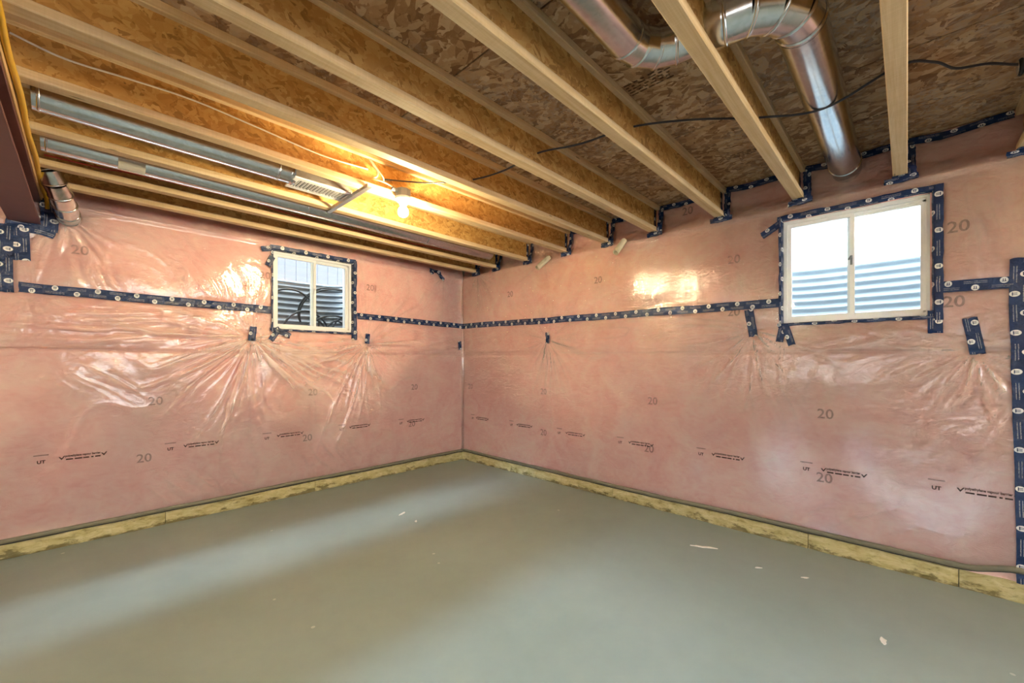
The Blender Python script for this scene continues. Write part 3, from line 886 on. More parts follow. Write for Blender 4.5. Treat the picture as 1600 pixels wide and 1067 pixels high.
# window wells outside: corrugated steel, gravel bottom
def well(w, rim, lab, depth=0.82, half=0.62):
    x0, x1, z0, z1 = WIN[w]
    c = (x0 + x1) / 2
    root = tag(empty('window_well', P(w, c, z0 - 0.25, -0.25)), lab, 'window well')
    n = 40; zs = np.arange(z0 - 0.25, rim + 0.001, 0.0075)
    vs = []; fs = []
    for zi in zs:
        off_ = 0.011 * sin(2 * pi * zi / 0.066)
        for k in range(n + 1):
            a = pi * k / n
            e = 0.55
            cs = math.copysign(abs(cos(a)) ** e, cos(a)); sn = abs(sin(a)) ** e
            vs.append(P(w, c + (half + off_) * cs, zi, -(0.25 + (depth - 0.25 + off_) * sn)))
    for i in range(len(zs) - 1):
        for k in range(n):
            fs.append((i * (n + 1) + k, i * (n + 1) + k + 1, (i + 1) * (n + 1) + k + 1, (i + 1) * (n + 1) + k))
    MB().add(vs, fs).build('corrugated_wall', M['well' if w == 'R' else 'well_shaded'], root, smooth=True)
    rimp = []
    for k in range(n + 1):
        a = pi * k / n; e = 0.55
        cs = math.copysign(abs(cos(a)) ** e, cos(a)); sn = abs(sin(a)) ** e
        rimp.append(P(w, c + half * cs, rim, -(0.25 + (depth - 0.25) * sn)))
    MB().tube(rimp, 0.012, 8).build('rolled_rim', M['well'], root, smooth=True)
    mb = MB(); nn = 14; vs = []
    for i in range(nn + 1):
        for j in range(nn + 1):
            s_ = c - half + 2 * half * i / nn; d_ = 0.25 + (depth - 0.25) * j / nn
            vs.append(P(w, s_, z0 - 0.22 + 0.03 * random.random(), -d_))
    fs = [(i * (nn + 1) + j, (i + 1) * (nn + 1) + j, (i + 1) * (nn + 1) + j + 1, i * (nn + 1) + j + 1) for i in range(nn) for j in range(nn)]
    g_ = mb.add(vs, fs).build('gravel_bed', M['gravel'], root); g_['kind'] = 'stuff'
    return root
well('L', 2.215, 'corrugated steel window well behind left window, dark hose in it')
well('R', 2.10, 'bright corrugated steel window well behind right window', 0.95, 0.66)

# hose coil hanging in the left well
def coil_pts():
    out = []
    arcs = [((-2.12, 0.50, 1.72), 0.30, 0.36, -20, 160, 0.0), ((-1.98, 0.42, 1.55), 0.26, 0.30, -10, 190, .02), ((-1.62, 0.55, 1.86), 0.40, 0.30, 60, 200, 0.05),
            ((-1.60, 0.52, 1.82), 0.42, 0.32, 62, 195, 0.02), ((-1.68, 0.42, 1.58), 0.30, 0.24, -25, 200, 0.0), ((-1.66, 0.40, 1.54), 0.16, 0.22, -60, 240, 0.03), ((-1.46, 0.45, 1.62), 0.24, 0.22, 80, 260, 0.0), ((-1.86, 0.46, 1.50), 0.14, 0.26, -40, 200, 0.03)]
    for (c, rx, rz, a0, a1, dy) in arcs:
        out.append([(c[0] + 0.15 + rx * cos(radians(a)), c[1] + dy * sin(radians(a * 2)), c[2] + rz * sin(radians(a))) for a in np.linspace(a0, a1, 26)])
    return out
hr = tag(empty('hose_coil', (-1.8, 0.45, 1.40)), 'black hose coiled in loops outside the left window', 'hose')
for pts in coil_pts():
    pts = [p for p in pts if p[2] > 1.37]
    MB().tube(pts, 0.0105, 8).build('hose_loop', M['hose'], hr, smooth=True)

# fence seen above the left well
fr = tag(empty('board_fence', (-1.0, 3.4, 1.9)), 'pale grey upright board fence seen through the left window', 'fence')
x = -4.2
while x < 2.6:
    MB().bbox(x, x + 0.180, 3.40, 3.42, 1.9, 3.9, 0.006, 'Z').build('board', M['fence'], fr)
    x += 0.1805
fb = tag(empty('board_fence', (-12.0, -3.5, 0.0)), 'brown boards added unseen behind the camera to block low sky', 'fence')  # unseen boards added to keep low sky out of the film reflections
for k in range(62):
    y_ = -10.5 + k * 0.22
    MB().bbox(-12.02, -12.0, y_, y_ + 0.21, 0.0, 1.95, 0.006, 'Z').build('board', M['sky_screen'], fb)
MB().box(-12.10, -12.02, -10.5, 3.1, 1.8, 1.9).build('rail', M['sky_screen'], fb)
MB().box(-4.2, 2.6, 3.425, 3.46, 2.3, 2.39).build('rail', M['fence'], fr)
MB().box(-4.2, 2.6, 3.425, 3.46, 3.4, 3.49).build('rail', M['fence'], fr)

# ------------------------------------------------------------------ joists
ordn = ['nearest the left wall', 'second from the left wall', 'third from the left wall', 'fourth from the left wall, lamp box on it', 'fifth from the left wall', 'sixth from the left wall', 'seventh from the left wall', 'eighth from the left wall, duct elbow passes it', 'ninth from the left wall, above the right window', 'tenth from the left wall', 'eleventh from the left wall', 'twelfth from the left wall']
FW, FH = 0.033, 0.038
for i, y in enumerate(JY):
    r = tag(empty('floor_joist', (0.0, y, ZJ)), 'wooden I-joist with strand board web, ' + ordn[i], 'joist', 'floor joists under the subfloor')
    x0, x1 = XB, 0.03
    MB().bbox(x0, x1, y - FW, y + FW, ZJ, ZJ + FH, 0.0035).build('bottom_flange', M['lumber'], r, loc=((x0 + x1) / 2, y, ZJ))
    MB().bbox(x0, x1, y - FW, y + FW, ZS - FH, ZS, 0.0035).build('top_flange', M['lumber'], r, loc=((x0 + x1) / 2, y, ZS - FH))
    MB().box(x0, x1, y - 0.0055, y + 0.0055, ZJ + FH - 0.004, ZS - FH + 0.004).build('web', M['osb_web'], r, loc=((x0 + x1) / 2, y, ZJ + FH))

# ------------------------------------------------------------------ steel beam on the left, nailer and gas line
b = tag(empty('steel_beam', (-3.777, -3.0, 2.235)), 'maroon painted steel beam at the left edge under the joists', 'beam')
MB().bbox(-3.850, -3.705, -8.0, 0.10, 2.235, 2.247, 0.002, 'Y').build('bottom_flange', M['beam'], b)
MB().bbox(-3.850, -3.705, -8.0, 0.10, 2.390, 2.402, 0.002, 'Y').build('top_flange', M['beam'], b)
MB().box(-3.782, -3.773, -8.0, 0.10, 2.247, 2.390).build('web', M['beam'], b)
o = MB().bbox(-3.855, -3.698, -8.0, 0.02, 2.402, ZJ, 0.003, 'Y').build('nailer_plank', M['lumber_y'])
tag(o, 'wooden plank lying on the maroon steel beam', 'plank')
pts = [(-3.686 + 0.003 * sin(k * 1.3), yy, 2.430 + 0.004 * sin(k * 0.9)) for k, yy in enumerate(np.linspace(-6.0, -0.25, 40))]
pts += [(-3.684, -0.16, 2.428), (-3.680, -0.10, 2.415), (-3.676, -0.06, 2.39), (-3.674, -0.03, 2.35)]
o = MB().tube(pts, 0.011, 10).build('gas_line', M['gasline'], smooth=True)
tag(o, 'yellow gas line running along the top edge of the steel beam', 'gas line')

# ------------------------------------------------------------------ ducts
def bead(mb, c, ax, r, w_=0.006, h_=0.004, n=28):
    mb.lathe([(r, -w_), (r + h_, -w_ * 0.4), (r + h_, w_ * 0.4), (r, w_)], c, ax, n)
def round_duct(name, lab, x0, x1, y, z, r, joints, band=None):
    rt = tag(empty(name, (x0, y, z)), lab, 'duct')
    MB().lathe([(r * 0.97, 0.0), (r, 0.0), (r, x1 - x0), (r * 0.97, x1 - x0)], (x0, y, z), (1, 0, 0), 32).build('pipe', M['galv'], rt, smooth=False)
    smooth_by_angle(rt.children[0], 40)
    for j in joints:
        mb = MB(); bead(mb, (j, y, z), (1, 0, 0), r)
        smooth_by_angle(mb.build('joint_bead', M['galv'], rt), 60)
    mb = MB().bbox(x0, x1, y - 0.006, y + 0.006, z - r - 0.004, z - r + 0.003, 0.001)
    mb.build('seam', M['galv'], rt)
    return rt
d1 = round_duct('round_duct', 'long galvanised round duct running from the beam to the ceiling register', -3.66, -2.56, -1.43, 2.512, 0.068, [-3.64, -2.66])
d2 = round_duct('round_duct', 'longest galvanised round duct, second bay from left wall, with pale label', -3.66, -0.35, -0.905, 2.512, 0.066, [-3.64, -2.3, -1.2])
def arc_label(par, x0, x1, y, z, r, a0, a1):
    vs = []; fs = []
    for k in range(7):
        a = radians(a0 + (a1 - a0) * k / 6)
        for x in (x0, x1): vs.append((x, y + r * cos(a), z + r * sin(a)))
    fs = [(2 * k, 2 * k + 1, 2 * k + 3, 2 * k + 2) for k in range(6)]
    o = MB().add(vs, fs).build('paper_label', M['label'], par); o['label'] = 'pale paper label'
arc_label(d2, -3.36, -3.24, -0.905, 2.512, 0.0672, 200, 275)

# register boot at the end of the first duct
bt = tag(empty('register_boot', (-2.4, -1.43, 2.45)), 'sheet metal boot with white louvred register facing down beside the lamp', 'register boot')
xa, xb_, ya, yb, zb0 = -2.575, -2.215, -1.515, -1.345, 2.462
mb = MB()
vs = [(xa, ya, zb0), (xa, yb, zb0), (xb_, yb, zb0), (xb_, ya, zb0), (xa, ya, 2.585), (xa, yb, 2.585), (-2.49, ya, 2.585), (-2.49, yb, 2.585), (xb_, ya, zb0 + 0.02), (xb_, yb, zb0 + 0.02)]
mb.add(vs, [(0, 4, 6, 8, 3), (1, 2, 9, 7, 5), (0, 1, 5, 4), (4, 5, 7, 6), (6, 7, 9, 8), (3, 8, 9, 2)])
mb.build('boot_box', M['galv_dull'], bt)
mb = MB(); bead(mb, (-2.580, -1.43, 2.512), (1, 0, 0), 0.070, 0.012, 0.006); smooth_by_angle(mb.build('collar', M['galv'], bt), 60)
mb = MB()
fo = 0.022
for (a, b_, c, d_) in ((xa - .01, xb_ + .01, ya - .012, ya + fo), (xa - .01, xb_ + .01, yb - fo, yb + .012), (xa - .01, xa + fo, ya + fo, yb - fo), (xb_ - fo, xb_ + .01, ya + fo, yb - fo)):
    mb.box(a, b_, c, d_, 2.452, 2.461)
rg = mb.build('register_frame', M['white_metal'], bt)
MB().box(xa + fo, xb_ - fo, ya + fo, yb - fo, 2.459, 2.4612).build('register_throat', M['dark_gap'], bt)
k = 0
xx = xa + fo + 0.008
proto = None
while xx < xb_ - fo - 0.006:
    if proto is None:
        mb = MB().add([(-0.005, ya + fo, 2.4585), (0.001, ya + fo, 2.4505), (0.0035, ya + fo, 2.4515), (-0.002, ya + fo, 2.4595),
                       (-0.005, yb - fo, 2.4585), (0.001, yb - fo, 2.4505), (0.0035, yb - fo, 2.4515), (-0.002, yb - fo, 2.4595)],
                      [(0, 1, 2, 3), (4, 7, 6, 5), (0, 4, 5, 1), (1, 5, 6, 2), (2, 6, 7, 3), (3, 7, 4, 0)])
        proto = mb.build('louvre', M['white_metal'], bt); lv = proto
    else:
        lv = proto.copy(); col.objects.link(lv); lv.parent = bt
    lv.location = Vector((xx, 0, 0)) - bt.location
    xx += 0.021
o = MB().box(-2.226, -2.196, -1.76, -1.105, 2.432, 2.4395).box(-2.226, -2.222, -1.76, -1.105, 2.4395, 2.456).build('hanger_bar', M['galv_dull'])
tag(o, 'thin metal hanger bar crossing between two joists at the register', 'hanger bar')

# right duct with two elbows
def gored(pts, r, n=28):
    return MB().tube(pts, r, n, caps=False)
def arc_pts(c, e1, e2, R, a0, a1, n):
    return [Vector(c) + Vector(e1) * R * cos(radians(a)) + Vector(e2) * R * sin(radians(a)) for a in np.linspace(a0, a1, n)]
RR = 0.083; ZR = 2.585
rd = tag(empty('round_duct', (-0.8, -3.985, ZR)), 'wide shiny round duct with elbow, ending above the right window', 'duct')
yA, yB = -3.985, -3.47
xe = -1.86
o = MB().lathe([(RR, 0), (RR, 1.50), (RR * 0.96, 1.50)], (-1.60, yA, ZR), (1, 0, 0), 40).build('pipe', M['galv'], rd); smooth_by_angle(o, 40)
mb = MB().lathe([(RR * 0.97, 1.50), (RR + 0.004, 1.505), (RR + 0.004, 1.52), (RR * 0.96, 1.53), (RR * 0.96, 1.66)], (-1.60, yA, ZR), (1, 0, 0), 40)
smooth_by_angle(mb.build('end_collar', M['galv'], rd), 40)
ep = arc_pts((-1.62, yA + 0.20, ZR), (0, -1, 0), (-1, 0, 0), 0.20, 0, 90, 5)
ep = [Vector((-1.58, yA, ZR))] + ep + [Vector((-1.82, yA + 0.27, ZR))]
for a, b_ in zip(ep[:-1], ep[1:]):
    dvec = (b_ - a)
    smooth_by_angle(MB().tube([a - dvec.normalized() * .01, b_ + dvec.normalized() * .012], RR * 0.99, 32, caps=False).build('elbow_gore', M['galv'], rd), 50)
    mb = MB(); bead(mb, tuple(b_), tuple(dvec.normalized()), RR * 0.99, 0.006, 0.005, 32); smooth_by_angle(mb.build('gore_ring', M['galv'], rd), 60)
arc_label(rd, -1.80, -1.765, 0, 0, 0.001, 0, 1) if False else None
rs_ = tag(empty('round_duct', (-2.4, yB, ZR)), 'round duct stub with elbow, top of picture, before the wide shiny duct', 'duct')
r2 = 0.072
o = MB().lathe([(r2, 0), (r2, 4.9)], (-6.9, yB, ZR), (1, 0, 0), 32).build('pipe', M['galv'], rs_); smooth_by_angle(o, 40)
ep = arc_pts((-2.00, yB - 0.17, ZR), (0, 1, 0), (1, 0, 0), 0.17, 0, 78, 4)
ep = [Vector((-2.05, yB, ZR))] + ep + [Vector((-1.82, yB - 0.24, ZR))]
for a, b_ in zip(ep[:-1], ep[1:]):
    dvec = (b_ - a)
    smooth_by_angle(MB().tube([a - dvec.normalized() * .01, b_ + dvec.normalized() * .012], r2 * 0.99, 28, caps=False).build('elbow_gore', M['galv'], rs_), 50)
    mb = MB(); bead(mb, tuple(b_), tuple(dvec.normalized()), r2 * 0.99, 0.006, 0.005, 28); smooth_by_angle(mb.build('gore_ring', M['galv'], rs_), 60)

# elbow dropping into the left wall beside the beam
el = tag(empty('duct_elbow', (-3.56, -0.12, 2.3)), 'short galvanised duct elbow dropping into the left wall beside the steel beam', 'duct elbow')
ep = [Vector(p) for p in ((-3.685, -0.47, 2.545), (-3.655, -0.455, 2.485), (-3.628, -0.41, 2.425), (-3.605, -0.335, 2.378), (-3.590, -0.235, 2.347), (-3.580, -0.10, 2.326), (-3.576, -0.02, 2.318))]
for q, (a, b_) in enumerate(zip(ep[:-1], ep[1:])):
    dvec = (b_ - a).normalized()
    smooth_by_angle(MB().tube([a - dvec * .004, b_ + dvec * .004], 0.056 + 0.001 * q, 28, caps=False).build('elbow_gore', M['galv'] if q != 5 else M['galv_dull'], el), 50)
    mb = MB(); bead(mb, tuple(b_), tuple(dvec), 0.056 + 0.001 * q, 0.005, 0.005, 28); smooth_by_angle(mb.build('gore_ring', M['galv'], el), 60)

# ------------------------------------------------------------------ lamp
LX, LY = -1.985, -1.792
def make_lamp(LX, LY, lab):
    lamp = tag(empty('ceiling_lamp', (LX, LY, 2.47)), lab, 'lamp', 'bare bulb lamps')
    MB().lathe([(0, 0.052), (0.046, 0.052), (0.05, 0.048), (0.05, 0.0), (0.047, -0.002), (0, -0.002)], (LX, LY, 2.425), (0, 0, 1), 8).build('junction_box', M['box_grey'], lamp)
    MB().tube([(LX - 0.045, LY, 2.455), (LX - 0.085, LY, 2.462)], 0.014, 10).build('cable_clamp', M['box_grey'], lamp, smooth=False)
    o = MB().lathe([(0.0, 0.0), (0.052, 0.0), (0.057, -0.006), (0.055, -0.016), (0.040, -0.030), (0.026, -0.040), (0.024, -0.050), (0.0, -0.050)], (LX, LY, 2.4225), (0, 0, 1), 28).build('lamp_holder', M['porcelain'], lamp); smooth_by_angle(o, 40)
    prof = [(0.0125, -0.048), (0.0135, -0.058), (0.021, -0.068), (0.031, -0.080), (0.0355, -0.096), (0.034, -0.111), (0.026, -0.124), (0.014, -0.131), (0.0, -0.133)]
    o = MB().lathe(prof, (LX, LY, 2.4225), (0, 0, 1), 24).build('bulb', M['bulb'], lamp, smooth=True); o['label'] = 'glowing bulb'
make_lamp(LX, LY, 'bare lit bulb in white holder under grey round box')
make_lamp(-5.35, JY[5] - 0.092, 'added unseen fill bulb behind the camera beyond the steel beam')  # unseen bulbs added for fill and glints on the plastic
make_lamp(-2.30, JY[11] - 0.092, 'added unseen fill bulb behind the camera towards the right')

# ------------------------------------------------------------------ cables
def catmull(pts, n=8):
    pts = [Vector(p) for p in pts]
    out = []
    P4 = [pts[0] * 2 - pts[1]] + pts + [pts[-1] * 2 - pts[-2]]
    for i in range(1, len(P4) - 2):
        a, b_, c, d_ = P4[i - 1:i + 3]
        for k in range(n):
            t = k / n
            out.append(0.5 * ((2 * b_) + (c - a) * t + (2 * a - 5 * b_ + 4 * c - d_) * t * t + (3 * b_ - a - 3 * c + d_) * t ** 3))
    out.append(pts[-1])
    return out
def cable(name, pts, r, m, lab, cat='cable', n=8):
    o = MB().tube(catmull(pts, n), r, 8).build(name, M[m], smooth=True)
    return tag(o, lab, cat)
cable('electric_cable', [(-2.085, -1.712, 2.540), (-1.95, -1.78, 2.548), (-1.81, -1.90, 2.545), (-1.705, -2.19, 2.512), (-1.64, -2.43, 2.520), (-1.605, -2.667, 2.556), (-1.53, -2.93, 2.545), (-1.45, -3.20, 2.566), (-1.30, -3.47, 2.560), (-1.10, -3.735, 2.548), (-1.06, -3.99, 2.502), (-1.03, -4.245, 2.590), (-0.93, -4.36, 2.604), (-0.84, -4.43, 2.588), (-0.76, -4.53, 2.600), (-0.69, -4.62, 2.588), (-0.68, -4.66, 2.585)], 0.0055, 'cable_dark', 'long dark cable threaded through the joists from lamp towards the right edge')
cable('electric_cable', [(-3.70, -1.7115, 2.605), (-3.55, -1.7115, 2.580), (-3.35, -1.7115, 2.594), (-3.12, -1.7115, 2.604), (-2.84, -1.7115, 2.584), (-2.5, -1.7115, 2.556), (-2.2, -1.7115, 2.570)], 0.0045, 'cable_white', 'pale cable stapled along the joist web left of the lamp')
cable('electric_cable', [(-2.19, -1.712, 2.640), (-2.165, -1.72, 2.605), (-2.135, -1.722, 2.570), (-2.15, -1.735, 2.530), (-2.175, -1.75, 2.505), (-2.12, -1.78, 2.490), (-2.055, LY, 2.468)], 0.0050, 'cable_white', 'short white looping cable feeding the bare lamp box')
cable('electric_cable', [(-2.18, -1.714, 2.640), (-2.135, -1.722, 2.585), (-2.10, -1.726, 2.548), (-2.085, -1.714, 2.530)], 0.0050, 'cable_white', 'shortest white cable loop clipped to the joist web above the lamp')
cable('water_tube', [(-3.66, -0.670, 2.500), (-3.42, -0.670, 2.503), (-3.30, -0.670, 2.514), (-2.97, -0.670, 2.522), (-2.58, -0.670, 2.520), (-2.35, -0.670, 2.500), (-1.5, -0.670, 2.492), (-0.9, -0.662, 2.510), (-0.45, -0.66, 2.535), (-0.10, -0.66, 2.545)], 0.0048, 'pex_red', 'thin red tube running along the second joist from the left wall', 'tube')
o = MB().tube([(-0.67, -4.622, 2.580), (-0.67, -4.728, 2.590)], 0.030, 16).build('fitting', M['galv'])
rt = tag(empty('cable_fitting', (-0.70, -4.70, 2.60)), 'small steel fitting at the right edge where the dark cable ends', 'fitting')
o.parent = rt; o.location = -rt.location; o.name = 'barrel'; smooth_by_angle(o, 40)
mb = MB(); bead(mb, (-0.67, -4.632, 2.581), (0, 1, 0), 0.030, 0.008, 0.006, 16); mb.build('lock_ring', M['hem_dark'], rt)

# ------------------------------------------------------------------ cream pipe stubs
def stub(a, b_, lab):
    a = Vector(a); b_ = Vector(b_); dv = (b_ - a).normalized()
    L = (b_ - a).length
    o = MB().lathe([(0.028, 0.0), (0.028, L), (0.021, L), (0.021, L - 0.09), (0.0, L - 0.09)], tuple(a), tuple(dv), 20).build('pipe_stub', M['pvc'])
    smooth_by_angle(o, 40); tag(o, lab, 'pipe')
stub((0.0, -1.475, 2.435), (-0.13, -1.415, 2.305), 'cream plastic pipe stub from right wall, farther one near the corner')
stub((0.0, -2.370, 2.430), (-0.12, -2.348, 2.30), 'cream plastic pipe stub from right wall, nearer one between joist ends')

# ------------------------------------------------------------------ blue tape
TW_ = 0.062
def resample(path, step=0.012):
    pts = [np.array(p, float) for p in path]
    out = [pts[0]]; 
    for a, b_ in zip(pts[:-1], pts[1:]):
        n = max(1, int(np.linalg.norm(b_ - a) / step))
        for k in range(1, n + 1): out.append(a + (b_ - a) * k / n)
    return np.array(out)
def strip_geo(mb, w, path, width=TW_, lift=0.0035, wob=0.003, u0=None, rag=0.006, nv=6, crk=0.0025):
    """tape lying on the film along a path of (s, z) points"""
    p = resample(path); n = len(p)
    if u0 is None: u0 = random.random() * 3
    t = np.gradient(p, axis=0); t /= np.linalg.norm(t, axis=1)[:, None] + 1e-9
    nr = np.stack([-t[:, 1], t[:, 0]], 1)
    ul = np.concatenate([[0], np.cumsum(np.linalg.norm(np.diff(p, axis=0), axis=1))])
    sd = random.random() * 50
    V = np.linspace(-0.5, 0.5, nv)
    ww = width * (1 + 0.10 * (vn(ul * 9 + sd, sd) - 0.5))
    cen = p + nr * (wob * 2 * (vn(ul * 5 + sd, 3 + sd) - 0.5))[:, None]
    pos = cen[:, None, :] + nr[:, None, :] * (V[None, :, None] * ww[:, None, None])
    for k in range(nv):
        pos[0, k] -= t[0] * rag * random.random(); pos[-1, k] += t[-1] * rag * random.random()
    S = pos[:, :, 0]; Z = pos[:, :, 1]
    Dm = np.maximum(np.maximum(disp(w, S, Z), disp(w, S + .006, Z)), np.maximum(disp(w, S - .006, Z), disp(w, S, Z + .006)))
    D = Dm + lift + crk * vn(S * 45 + sd, Z * 45)
    vs = []; uvs = []
    for i in range(n):
        for k in range(nv):
            vs.append(P(w, S[i, k], Z[i, k], D[i, k])); uvs.append((u0 + ul[i] * 1.0, (V[k] + 0.5)))
    fs = []
    for i in range(n - 1):
        for k in range(nv - 1):
            f = (i * nv + k, (i + 1) * nv + k, (i + 1) * nv + k + 1, i * nv + k + 1)
            fs.append(f if w == 'L' else f[::-1])
    mb.add(vs, fs, uvs)
    return mb
def tape(w, paths, lab, **kw):
    """one top-level piece of tape; several paths make an Empty with strips as parts"""
    if len(paths) == 1:
        o = strip_geo(MB(), w, paths[0], **kw).build('tape_strip', M['tape'], smooth=True)
        return tag(o, lab, 'tape', 'blue sheathing tape')
    c = paths[0][0]
    r = tag(empty('tape_patch', P(w, c[0], c[1], 0.0)), lab, 'tape', 'blue sheathing tape')
    for i, p in enumerate(paths):
        kw2 = dict(kw); kw2['lift'] = kw.get('lift', 0.0035) + 0.0022 * i
        strip_geo(MB(), w, p, **kw2).build('strip', M['tape'], r, smooth=True)
    return r
ztl = lambda s: (s, 1.785 + 0.010 * (s < -3) * 0)
tape('L', [[(-3.80, 1.800), (-3.2, 1.790), (-2.6, 1.785), (-2.30, 1.782)]], 'long horizontal blue tape on left wall, left of the window', width=0.068)
tape('L', [[(-1.46, 1.795), (-0.8, 1.782), (-0.012, 1.772)]], 'horizontal blue tape on left wall between window and corner', width=0.064)
tape('R', [[(-0.012, 1.772), (-0.5, 1.766), (-1.2, 1.752), (-2.0, 1.742), (-2.8, 1.736), (-3.61, 1.724)]], 'long horizontal blue tape on right wall between corner and window', width=0.066)
tape('R', [[(-4.415, 1.735), (-4.69, 1.730)]], 'short horizontal blue tape right of the right window', width=0.066)
tape('R', [[(-4.715, 1.855), (-4.712, 1.60), (-4.718, 1.3), (-4.730, 0.9), (-4.735, 0.5), (-4.742, 0.11)]], 'vertical blue tape down the far right of the right wall', width=0.078)
# patches below the seams
tape('L', [[(-2.440, 1.615), (-2.455, 1.49)]], 'small upright blue tape patch just left of the left window sill', width=0.058)
tape('L', [[(-1.345, 1.605), (-1.352, 1.50)]], 'small upright blue tape patch just right of the left window sill', width=0.054)
tape('L', [[(-0.072, 1.565), (-0.068, 1.46)]], 'small upright blue tape patch on left wall beside the corner', width=0.05)
tape('R', [[(-1.462, 1.615), (-1.470, 1.50)]], 'small upright blue tape patch midway on right wall under the tape', width=0.05)
tape('R', [[(-3.415, 1.690), (-3.445, 1.49)]], 'slanted blue tape patch left of the right window sill', width=0.060)
tape('R', [[(-3.635, 1.570), (-3.615, 1.445)], [(-3.645, 1.56), (-3.690, 1.420)]], 'two-pronged blue tape patch under lower left corner of right window', width=0.046)
tape('R', [[(-4.395, 1.60), (-4.395, 1.470)]], 'blue tape patch under lower right corner of right window', width=0.062)
tape('R', [[(-4.532, 1.545), (-4.563, 1.345)]], 'slanted blue tape patch between right window and vertical tape', width=0.060)
tape('L', [[(-2.255, 1.62), (-2.245, 1.585), (-2.30, 1.50)], [(-2.25, 1.60), (-2.19, 1.575), (-2.135, 1.545)]], 'crumpled forked blue tape under lower left corner of left window', width=0.052)
tape('L', [[(-1.497, 1.64), (-1.497, 1.535)]], 'blue tape patch under lower right corner of left window', width=0.062)
tape('L', [[(-2.262, 2.365), (-2.375, 2.335)], [(-2.285, 2.28), (-2.325, 2.19)]], 'blue tape tabs at upper left corner of left window', width=0.05)
tape('R', [[(-3.615, 2.300), (-3.50, 2.235)]], 'angled blue tape tab at upper left corner of right window', width=0.05)
# crumpled tape near the corner top
tape('L', [[(-0.52, 2.445), (-0.44, 2.435), (-0.36, 2.44)], [(-0.42, 2.43), (-0.36, 2.375), (-0.31, 2.35)], [(-0.49, 2.42), (-0.53, 2.40)]], 'crumpled blue tape under the joist nearest the left wall', width=0.045)
# cluster round the beam pocket
tape('L', [[(-3.858, 2.225), (-3.70, 2.205), (-3.64, 2.185)], [(-3.80, 2.19), (-3.79, 1.98)], [(-3.862, 2.20), (-3.868, 2.0), (-3.862, 1.76)], [(-3.67, 2.20), (-3.662, 2.30), (-3.675, 2.42)]], 'blue tape wrapped round the steel beam pocket in the left wall', width=0.082)

# tape frames round the windows: face leg and return leg into the reveal
def win_tape(w):
    x0, x1, z0, z1 = WIN[w]
    nm = 'left' if w == 'L' else 'right'
    r = tag(empty('window_tape', P(w, (x0 + x1) / 2, z0, 0)), f'blue tape frame around the edges of the {nm} window', 'tape', 'blue sheathing tape')
    sides = [((x0, z1), (x1, z1), (0, 1)), ((x1, z0), (x1, z1), (1, 0)), ((x0, z0), (x1, z0), (0, -1)), ((x0, z0), (x0, z1), (-1, 0))]
    for i, (a, b_, nrm) in enumerate(sides):
        a = np.array(a, float); b_ = np.array(b_, float)
        e = (b_ - a) / np.linalg.norm(b_ - a)
        a = a - e * 0.03; b_ = b_ + e * 0.03
        n = int(np.linalg.norm(b_ - a) / 0.012)
        face = {0: 0.042, 1: 0.040, 2: 0.020, 3: 0.018}[i]
        if w == 'R': face = {0: 0.034, 1: 0.020, 2: 0.020, 3: 0.044}[i]
        sec = [(face, 0), (face * 0.66, 0), (face * 0.33, 0), (0.004, 0.0), (-0.003, -0.012), (-0.004, -0.033)]
        vs = []; uvs = []; sd = random.random() * 50
        KK = np.arange(n + 1)[:, None] * np.ones((1, len(sec))); JJ = np.ones((n + 1, 1)) * np.arange(len(sec))[None, :]
        OO = np.array([q[0] for q in sec])[None, :]; DD = np.array([q[1] for q in sec])[None, :] * np.ones_like(KK)
        WB = 0.004 * (vn(KK * 0.25 + sd, JJ + sd) - 0.5) * np.where(JJ == 0, 2.2, 1.0)
        S_ = a[0] + (b_[0] - a[0]) * KK / n + nrm[0] * (OO + WB); Z_ = a[1] + (b_[1] - a[1]) * KK / n + nrm[1] * (OO + WB)
        D_ = np.where(DD == 0, disp(w, S_, Z_) + 0.005 + 0.004 * vn(KK * 0.6 + sd, JJ * 0.9 + sd) + 0.0008 * i, DD + 0.003 * vn(KK * 0.5 + sd, JJ))
        for k in range(n + 1):
            for j in range(len(sec)):
                vs.append(P(w, S_[k, j], Z_[k, j], D_[k, j])); uvs.append((k * 0.012 + i * 0.7, 1 - (j / 5.0) * 0.95))
        m_ = len(sec); fs = []
        flip = (i in (0, 3)) == (w == 'L')
        for k in range(n):
            for j in range(m_ - 1):
                f = (k * m_ + j, (k + 1) * m_ + j, (k + 1) * m_ + j + 1, k * m_ + j + 1)
                fs.append(f[::-1] if flip else f)
        MB().add(vs, fs, uvs).build('strip', M['tape'], r, smooth=True)
win_tape('L'); win_tape('R')

